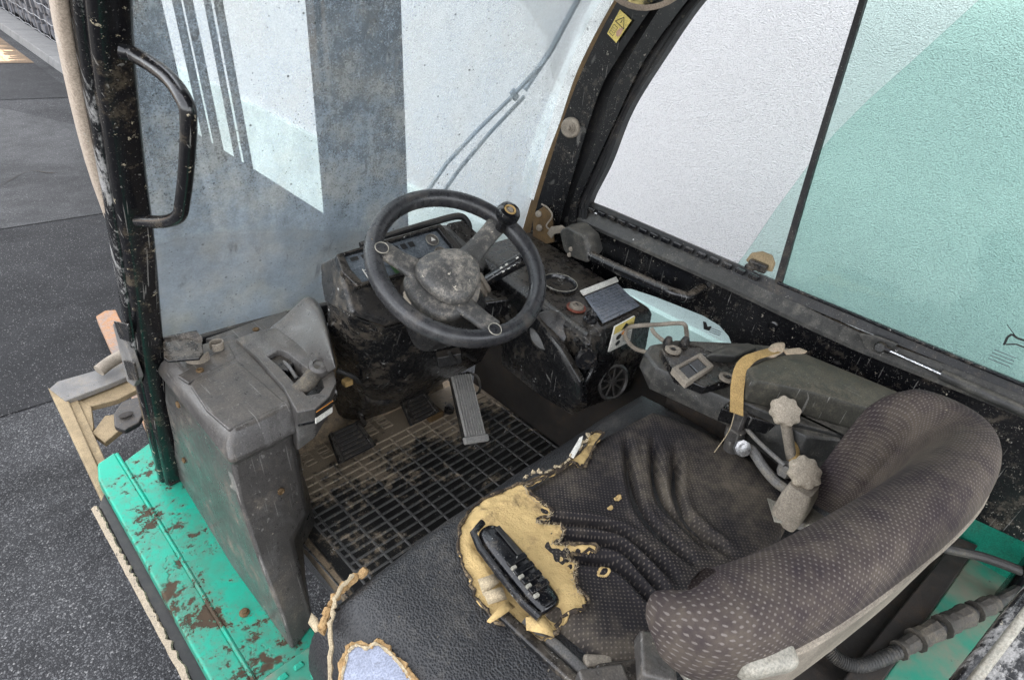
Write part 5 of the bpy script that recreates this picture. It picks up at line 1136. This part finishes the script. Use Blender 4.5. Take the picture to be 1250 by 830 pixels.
# torn corner and hole at the front left of the cushion
tc = catmull([(-0.378, -0.261, 0.478), (-0.4, -0.259, 0.478), (-0.424, -0.264, 0.478), (-0.44, -0.271, 0.478), (-0.455, -0.281, 0.478), (-0.469, -0.296, 0.478)], 5)
tc = [V((p.x+.012, p.y-.004, vinyl_z(p.x, p.y)-.010)) for p in tc]
sweep('torn_corner_foam', [p+V((random.uniform(-.002,.002), random.uniform(-.002,.002), random.uniform(-.002,.003))) for p in tc], circ(.007, 7), 'foam_brown', se, scale=[.5+.5*abs(math.sin(i*.9+.5)) for i in range(len(tc))])
tc2 = catmull([(-0.391, -0.265, 0.476), (-0.417, -0.269, 0.476), (-0.436, -0.284, 0.476), (-0.454, -0.307, 0.476), (-0.478, -0.343, 0.476), (-0.5, -0.376, 0.476)], 5)
sweep('torn_corner_piping', [V((p.x+.006+random.uniform(-.002,.002), p.y+random.uniform(-.002,.002), vinyl_z(p.x, p.y)-.001)) for p in tc2], circ(.0034, 6), 'fray', se, scale=[.5+.6*abs(math.sin(i*1.7)) for i in range(len(tc2))])
flap([(-0.451, -0.261, 0.44), (-0.45, -0.275, 0.44), (-0.455, -0.292, 0.44), (-0.462, -0.289, 0.44), (-0.461, -0.269, 0.44)], (.0,.004,.004,.0,-.004), 'fray')
hole = [(-0.481, -0.382, 0.474), (-0.461, -0.356, 0.474), (-0.449, -0.348, 0.474), (-0.436, -0.35, 0.474), (-0.428, -0.366, 0.474), (-0.417, -0.369, 0.474), (-0.412, -0.39, 0.474), (-0.411, -0.409, 0.474), (-0.412, -0.43, 0.474), (-0.417, -0.449, 0.474), (-0.455, -0.437, 0.474), (-0.483, -0.402, 0.474)]
sheet('bared_seat_pan', hole, lambda x, y, d: vinyl_z(x, y)+.0012+.0007*min(1,d/.01), 'blue_plastic', se, res=.004, solid=.002, label='pale blue plastic pan showing through torn vinyl')
hr_ = catmull([V(p) for p in hole], 5, closed=True)
sweep('torn_hole_rim', [V((p.x+random.uniform(-.0025,.0025), p.y+random.uniform(-.0025,.0025), vinyl_z(p.x, p.y)+.002)) for p in hr_], circ(.0048, 6), 'foam_brown', se, closed=True, scale=[.5+.9*random.random() for _ in hr_])
sweep('torn_hole_backing', [V((p.x, p.y, vinyl_z(p.x, p.y)+.0045)) + (V((p.x,p.y,0))-V((-.45,-.36,0))).normalized()*-.004 for p in hr_], circ(.002, 5), 'fray', se, closed=True, scale=[.3+1.2*random.random() for _ in hr_])

# backrest: padded fabric shell that wraps forward at both ends
plan = catmull([(-.258,-.632,0),(-.272,-.650,0),(-.258,-.680,0),(-.18,-.712,0),(-.05,-.746,0),(.08,-.774,0),(.19,-.786,0),(.254,-.770,0),(.280,-.73,0),(.274,-.685,0),(.258,-.652,0)], 8)
NB = len(plan); nsec = 40; vs_ = []; uvs = []; fs_ = []; ulen = 0
for i, p in enumerate(plan):
    if i: ulen += (p-plan[i-1]).length
    t = i/(NB-1); tg = (plan[min(i+1,NB-1)]-plan[max(i-1,0)]).normalized(); nr = V((-tg.y, tg.x, 0))   # nr points forward/inward
    e = min(t, 1-t); ends = min(1, (e/.13))**.55 if e < .13 else 1; ends = max(ends, .02)
    th = .041*ends*(.9+.1*math.sin(math.pi*t)); 
    top_ = .752+.034*math.sin(math.pi*min(1,max(0,t*1.0)))**.8 - (.05*(1-ends)); bt = .50+.225*max(0,1-t*1.45)
    hh = (top_-bt)/2; zc_ = (top_+bt)/2
    for k in range(nsec):
        a = 2*math.pi*k/nsec; ca, sa = math.cos(a), math.sin(a); ex = 2/2.6
        d_ = th*abs(ca)**ex*(1 if ca > 0 else -1); z_ = hh*abs(sa)**(2/3.4)*(1 if sa > 0 else -1)
        bulge = .010*math.sin(math.pi*(z_/hh*.5+.5))*(1 if ca > 0 else .4)*ends
        lean = -.10*(z_)  # leans back towards the top
        q = p + nr*(d_+bulge*(1 if ca > 0 else -1)); q.y += lean; q.z = zc_+z_
        vs_.append(q)
    ring_ = vs_[-nsec:]; acc_ = [0]*nsec; q0 = nsec//4
    for kk in range(1, nsec//2+1): acc_[(q0+kk) % nsec] = acc_[(q0+kk-1) % nsec]+(ring_[(q0+kk) % nsec]-ring_[(q0+kk-1) % nsec]).length
    for kk in range(1, nsec//2): acc_[(q0-kk) % nsec] = acc_[(q0-kk+1) % nsec]-(ring_[(q0-kk) % nsec]-ring_[(q0-kk+1) % nsec]).length
    uvs += [(ulen, .5+a_) for a_ in acc_]
for i in range(NB-1):
    for k in range(nsec): fs_.append((i*nsec+k, i*nsec+(k+1) % nsec, (i+1)*nsec+(k+1) % nsec, (i+1)*nsec+k))
fs_ += [tuple(range(nsec)), tuple((NB-1)*nsec+k for k in range(nsec))]
br_ = mk('backrest', vs_, fs_, 'fabric_back', se, smooth=True, uv=uvs, angle=180, label='dark purple dotted fabric backrest')
# pale dusty shell behind the backrest
sh = [V((p.x, p.y, 0)) for p in plan[10:-14]]
A = [p+V((0,-.044,.725)) for p in sh]; B = [p+V((.004,-.034,.60)) for p in sh]
strip('backrest_shell', A, B, (0,-.006,-.002), 'tan_dust', se, n=1)
A = [p+V((0,-.040,.742)) for p in sh]; B = [p+V((0,-.048,.722)) for p in sh]
strip('shell_lip', A, B, (0,-.003,-.006), 'tan_dust', se, n=1)
# seat belt retractor and buckle
bx = V((-0.253, -0.726, 0.722))
ax_ = (V((.80,-.55,.1)), V((.5,.8,.25)), V((-.2,-.2,.95)))
box('belt_retractor', bx, (.056,.032,.030), 'pale_dust', se, ax_, bevel=.010, seg=3, label='pale dusty seat belt retractor housing')
sweep('retractor_bar', [(-0.184, -0.738, 0.68), (-0.143, -0.754, 0.68), (-0.055, -0.777, 0.68)], rrect(.014,.008,.003), 'tan_dust', se)
b2 = V((-0.196, -0.633, 0.52))
box('belt_buckle', b2, (.060,.045,.030), 'plastic_grey', se, ((.8,.6,0),(-.6,.8,.1),(0,-.1,1)), bevel=.006)
box('belt_webbing', (-0.16, -0.65, 0.53), (.05,.045,.006), 'tape', se, ((.7,.5,.4),(-.6,.8,0),(-.3,-.2,.9)), bevel=.002)
prism('belt_tongue', [(-0.186, -0.657, 0.53), (-0.163, -0.669, 0.53), (-0.151, -0.697, 0.53), (-0.154, -0.712, 0.53), (-0.195, -0.688, 0.53)], (0,0,-.012), 'pale_dust', se, bevel=.004)
box('adjuster_block', (-0.227, -0.618, 0.5), (.08,.03,.03), 'plastic_dark', se, ((.8,-.55,0),(.55,.8,0),(0,0,1)), bevel=.005)
box('adjuster_block', (-0.263, -0.607, 0.5), (.06,.04,.04), 'plastic_grey', se, ((.8,-.55,0),(.55,.8,0),(0,0,1)), bevel=.005)
# bracket and reclining lever between cushion and backrest
sweep('recliner_strap', [(0.19, -0.62, 0.5), (0.212, -0.647, 0.5), (0.228, -0.669, 0.5)]+[(0.214, -0.691, 0.51)], rrect(.05,.006,.002), 'pale_dust', se)
for k in range(2): sweep('recliner_strap', [V(p)+V((0,-.01*k,.012*k)) for p in [(0.186, -0.633, 0.49), (0.204, -0.661, 0.49), (0.225, -0.695, 0.49)]], circ(.006, 8), 'grey_steel', se)
box('seat_base', (-.03,-.50,.26), (.60,.36,.12), 'dark_void', se, bevel=.01)

# ================================================================ ARMREST
ar = part('armrest_console', (.36,-.5,.5), 'dusty armrest console with rocker switch and knobs')
S_t = [(0.284, -0.275, 0.585), (0.298, -0.276, 0.6), (0.33, -0.308, 0.615), (0.438, -0.402, 0.62), (0.488, -0.473, 0.63), (0.523, -0.739, 0.63), (0.378, -0.707, 0.6), (0.297, -0.606, 0.59), (0.287, -0.481, 0.585), (0.278, -0.384, 0.58), (0.266, -0.316, 0.58)]
S_t = [V(p) for p in S_t]
sc_ = sum(S_t, Vector())/len(S_t)
loft('armrest_shell', [[p+V((.0,.0,-.085)) if 4 < i < 8 else p+V((.0,.0,-.05)) if i > 4 else p+V((.0,-.01,-.04)) for i, p in enumerate(S_t)], [p+V((-.004,0,-.03)) for p in S_t], S_t, [p.lerp(sc_, .03)+V((0,0,.004)) for p in S_t]], 'grey_arm', ar, bevel=.006, seg=3)
pad = [(0.304, -0.46, 0.655), (0.364, -0.468, 0.655), (0.456, -0.502, 0.655), (0.481, -0.682, 0.655), (0.471, -0.715, 0.655), (0.446, -0.716, 0.655), (0.38, -0.683, 0.655), (0.327, -0.569, 0.655), (0.275, -0.49, 0.655)]
pad = [V(p) for p in pad]; pc_ = sum(pad, Vector())/len(pad)
loft('armrest_pad', [[p+V((0,0,-.05)) for p in pad], [p+V((0,0,-.012)) for p in pad], [p.lerp(pc_,.05)+V((0,0,0)) for p in pad], [p.lerp(pc_,.35)+V((0,0,.006)) for p in pad]], 'arm_pad', ar, bevel=.006, seg=3)
prism('armrest_side', [(0.345, -0.453, 0.605), (0.385, -0.526, 0.605), (0.422, -0.591, 0.605), (0.459, -0.654, 0.605), (0.445, -0.7, 0.605), (0.343, -0.661, 0.605), (0.295, -0.564, 0.605), (0.277, -0.488, 0.605)], (0,0,-.03), 'grey_arm', ar, bevel=.005)
prism('side_channel', [(0.286, -0.464, 0.588), (0.338, -0.56, 0.588), (0.375, -0.644, 0.588), (0.338, -0.648, 0.588), (0.297, -0.562, 0.588), (0.25, -0.466, 0.588)], (0,0,-.03), 'plastic_dark', ar, bevel=.004)
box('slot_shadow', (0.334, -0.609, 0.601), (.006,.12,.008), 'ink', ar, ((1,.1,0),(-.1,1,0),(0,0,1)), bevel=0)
prism('front_cover', [(0.291, -0.302, 0.613), (0.352, -0.33, 0.613), (0.425, -0.409, 0.613), (0.322, -0.45, 0.613), (0.247, -0.426, 0.613), (0.234, -0.374, 0.613)], (0,0,-.02), 'plastic_dark', ar, bevel=.004)
# rocker switch in its frame
sq = [V(p) for p in [(0.234, -0.361, 0.622), (0.331, -0.367, 0.622), (0.313, -0.407, 0.622), (0.214, -0.404, 0.622)]]
vs_ = [p+V((0,0,-.012)) for p in sq]+[p for p in sq]; ci = sum(sq, Vector())/4
inn = [p.lerp(ci,.28) for p in sq]; vs_ += [p+V((0,0,.001)) for p in inn]+[p+V((0,0,-.006)) for p in inn]
mk('switch_frame', vs_, [(a+i, a+(i+1) % 4, a+4+(i+1) % 4, a+4+i) for a in (0,4,8) for i in range(4)], 'tan_dust', ar, bevel=.0015)
prism('rocker_switch', [p.lerp(ci,.30)+V((0,0,-.003)) for p in sq], (0,0,-.01), 'plastic_shiny', ar, bevel=.002)
stroke('rocker_line', [sq[0].lerp(sq[1],.5).lerp(ci,.35)+V((0,0,-.002)), sq[3].lerp(sq[2],.5).lerp(ci,.35)+V((0,0,-.002))], .002, 'lcd', ar, (0,0,1))
for p in ((0.3, -0.325, 0.617), (0.308, -0.44, 0.615)):
    lathe('cover_screw', p, (0,0,1), [(.016,-.002),(.016,.002),(.010,.0035),(.006,.0015),(.005,-.002)], 'tan_dust', ar, seg=20)
    lathe('screw_socket', V(p)+V((0,0,.002)), (0,0,1), [(.0045,0),(.0045,.0015)], 'ink', ar, seg=6)
prism('armrest_fin', [(0.322, -0.381, 0.63), (0.397, -0.392, 0.63), (0.444, -0.414, 0.63), (0.438, -0.435, 0.63), (0.371, -0.423, 0.63)], (0,0,-.03), 'grey_arm', ar, bevel=.006)
# wire guard at the front
wg = [(0.34, -0.274, 0.562)]+[(0.35, -0.222, 0.542), (0.35, -0.192, 0.555), (0.35, -0.189, 0.575), (0.35, -0.206, 0.592)]+[(0.4, -0.236, 0.594), (0.4, -0.285, 0.622)]+[(0.42, -0.291, 0.597), (0.42, -0.299, 0.574)]
tube('wire_guard', wg, .0048, 'tan_dust', ar, seg=10, n=5)
tube('wire_guard', [(0.37, -0.234, 0.595), (0.37, -0.247, 0.586), (0.37, -0.274, 0.58)], .0045, 'tan_dust', ar, seg=10)
lathe('rubber_plug', (0.309, -0.306, 0.62), (0,0,1), [(.008,-.01),(.010,0),(.006,.012)], 'rubber', ar, seg=10)
lathe('rubber_plug', (0.34, -0.327, 0.62), (0,0,1), [(.008,-.01),(.010,0),(.006,.012)], 'rubber', ar, seg=10)
# fluted hand knobs on stems
def knob(px, stem, lab):
    c_ = V(px); n_ = V((-.35,-.45,.82))
    lathe('hand_knob', c_, n_, [(.015,-.011),(.0245,-.009),(.0265,-.002),(.0255,.005),(.019,.008),(.004,.009)], 'knob', ar, seg=56, flute=lambda t: 1+.075*math.cos(8*t), label=lab)
    if stem: tube('knob_stem', [c_-n_.normalized()*.005, V(stem)], .009, 'tan_dust', ar, seg=12)
knob((0.285, -0.559, 0.625), (0.278, -0.602, 0.55), 'upper tan fluted hand knob')
knob((0.215, -0.637, 0.585), None, 'lower tan fluted hand knob')
loft('knob_block', [[V((0.206, -0.646, 0.57))+V((a,b,-h)) for a, b in rrect(.055*s,.045*s,.008)] for h, s in ((0,.8),(.02,1),(.06,1.05),(.08,.9))], 'tan_dust', ar)
tube('clamp_stem', [(0.304, -0.583, 0.57), (0.273, -0.611, 0.545)], .011, 'strap', ar, seg=12)
lathe('stem_nut', (0.252, -0.605, 0.545), (0,0,1), [(.013,-.012),(.014,0),(.010,.010)], 'grey_steel', ar, seg=6)
tube('tie_wire', [(0.291, -0.406, 0.572), (0.299, -0.467, 0.56), (0.266, -0.542, 0.555), (0.244, -0.602, 0.555)], .0042, 'grey_steel', ar, seg=8)
tube('support_arm', [(0.246, -0.53, 0.54), (0.253, -0.543, 0.54), (0.242, -0.573, 0.53), (0.237, -0.606, 0.52), (0.238, -0.643, 0.52)], .009, 'grey_steel', ar, seg=10)
lathe('arm_bolt', (0.237, -0.53, 0.545), (-.5,-.5,.6), [(.015,-.005),(.015,.004),(.009,.005),(.009,.012),(.005,.013)], 'bare_steel', ar, seg=8)
lathe('arm_post', (0.269, -0.501, 0.54), (0,.1,1), [(.014,-.05),(.014,-.01),(.018,-.005),(.018,.012),(.012,.015),(.012,.05)], 'plastic_grey', ar, seg=14)
box('armrest_bracket', (0.361, -0.628, 0.53), (.05,.10,.06), 'grey_arm', ar, ((1,.1,0),(-.1,1,0),(0,0,1)), bevel=.006)
box('armrest_base', (.40,-.52,.42), (.10,.40,.16), 'dark_void', ar, bevel=.01)
tube('stray_thread', [(0.256, -0.488, 0.6), (0.243, -0.496, 0.56), (0.204, -0.497, 0.53)], .0009, 'fray', ar, seg=5)
# strap tied round the armrest: a thing of its own
sp = empty('tied_strap', (0.3, -0.47, 0.62), None, 'ochre fabric strap tied round the armrest', 'strap')
s0 = [(0.248, -0.496, 0.592), (0.268, -0.482, 0.605), (0.281, -0.47, 0.625), (0.304, -0.459, 0.645), (0.332, -0.458, 0.655), (0.364, -0.467, 0.658), (0.403, -0.475, 0.655)]
A = []; B = []
cs = catmull(s0, 5)
for i, p in enumerate(cs):
    wd = V((.004,-.011,.0)) ; A.append(p-wd+V((-.004,0,.006))); B.append(p+wd+V((-.004,0,.006)))
strip('strap_band', A, B, (.002,0,-.002), 'strap', sp, n=1)
kn = V((0.408, -0.473, 0.655)); 
loft('strap_knot', [[kn+V((x_, y_*.0, 0))+V((0, .016*math.cos(a)*s, .012*math.sin(a)*s)) for a in [k*.785 for k in range(8)]] for x_, y_, s in ((-.03,0,.3),(-.02,0,.9),(-.004,0,.7),(.012,0,1.0),(.028,0,.6),(.045,0,.3))], 'cloth', sp, sub=1)
flap_p = [(0.423, -0.483, 0.655), (0.459, -0.501, 0.655), (0.461, -0.516, 0.655), (0.445, -0.515, 0.655), (0.415, -0.494, 0.655)]
mk('strap_tail', [V(p) for p in flap_p], [tuple(range(5))], 'cloth', sp, solid=.003)

# ================================================================ REAR OF THE CAB
rr = part('rear_deck', (.4,-.95,.2), 'dusty green rear deck behind the seat')
prism('deck_panel', [V((0.207, -0.88, 0.3)), V((0.678, -0.935, 0.3)), V((1.05,-.85,.30)), V((1.1,-1.5,.30)), V((.1,-1.6,.30)), V((.05,-.98,.30))], (0,0,-.02), 'green_dusty', rr, bevel=.003)
prism('rear_panel', [(0.67, -0.933, 0.315), (0.762, -0.911, 0.4), (0.834, -0.939, 0.43), (1.273, -1.125, 0.46), (0.853, -1.194, 0.34)], (.01,-.01,-.03), 'green', rr, bevel=.004)
prism('deck_channel', [(0.634, -0.894, 0.34), (0.645, -0.929, 0.34), (0.169, -0.874, 0.34), (0.106, -0.825, 0.34)], (0,0,-.02), 'dark_void', rr, bevel=.003)
prism('deck_channel', [(0.561, -0.815, 0.31), (0.708, -0.91, 0.31), (0.153, -0.848, 0.31), (0.039, -0.745, 0.31)], (0,0,-.02), 'dark_void', rr, bevel=.003)
box('deck_base', (.2,-.95,.08), (.9,1.0,.3), 'dark_void', rr, bevel=.01)
box('green_side', (.66,-1.0,.36), (.02,.9,.34), 'green_rear', rr, bevel=.006)
box('side_skirt', (.60,-.9,.08), (.10,1.1,.30), 'dark_void', rr, bevel=.01)
lathe('deck_grommet', (0.703, -0.959, 0.42), (-.3,.3,.9), [(.016,0),(.016,.006),(.008,.008)], 'rubber', rr, seg=16)
hs_ = part('wiring_conduit', (0.322, -0.891, 0.34), 'black corrugated conduit wrapped in tape')
hp = catmull([(0.184, -0.771, 0.36), (0.161, -0.786, 0.35), (0.154, -0.809, 0.345), (0.171, -0.84, 0.345), (0.231, -0.871, 0.35), (0.308, -0.9, 0.355), (0.417, -0.946, 0.36), (0.497, -0.982, 0.365), (0.685, -1.055, 0.37)], 22)
sweep('conduit', hp, circ(.0105, 10), 'hose', hs_, scale=[1.0+.13*(i % 2) for i in range(len(hp))])
for i0, i1, r_ in ((92,104,.015),(104,116,.019),(118,132,.020),(134,150,.017)):
    sweep('tape_wrap', [p+V((0,0,.001)) for p in hp[i0:i1]], circ(r_, 10), 'tape', hs_, scale=[.85+.25*noise.noise((i*.4, r_*90, 0))+.1 for i in range(i1-i0)])
tube('deck_cable', [(0.437, -0.813, 0.42), (0.474, -0.865, 0.41), (0.527, -0.927, 0.4), (0.551, -0.989, 0.4), (0.566, -1.05, 0.4)], .009, 'hose', rr, seg=10)
tube('deck_cable', [(0.235, -0.775, 0.42), (0.212, -0.777, 0.4), (0.193, -0.776, 0.38), (0.183, -0.776, 0.36)], .005, 'hose', rr, seg=8)
bpil = part('rear_pillar', (-0.05, -0.891, 0.704), 'worn pale edged rear pillar near the camera')
sweep('pillar_tube', [(-0.148, -0.88, 0.66), (-0.094, -0.887, 0.72), (-0.051, -0.892, 0.76), (0.004, -0.9, 0.82)], rrect(.045,.03,.008), 'pillar_scuff', bpil)
sweep('pillar_edge', [(-0.157, -0.87, 0.665), (-0.118, -0.873, 0.725), (-0.063, -0.88, 0.765), (-0.012, -0.886, 0.825)], rrect(.008,.02,.003), 'pale_dust', bpil)
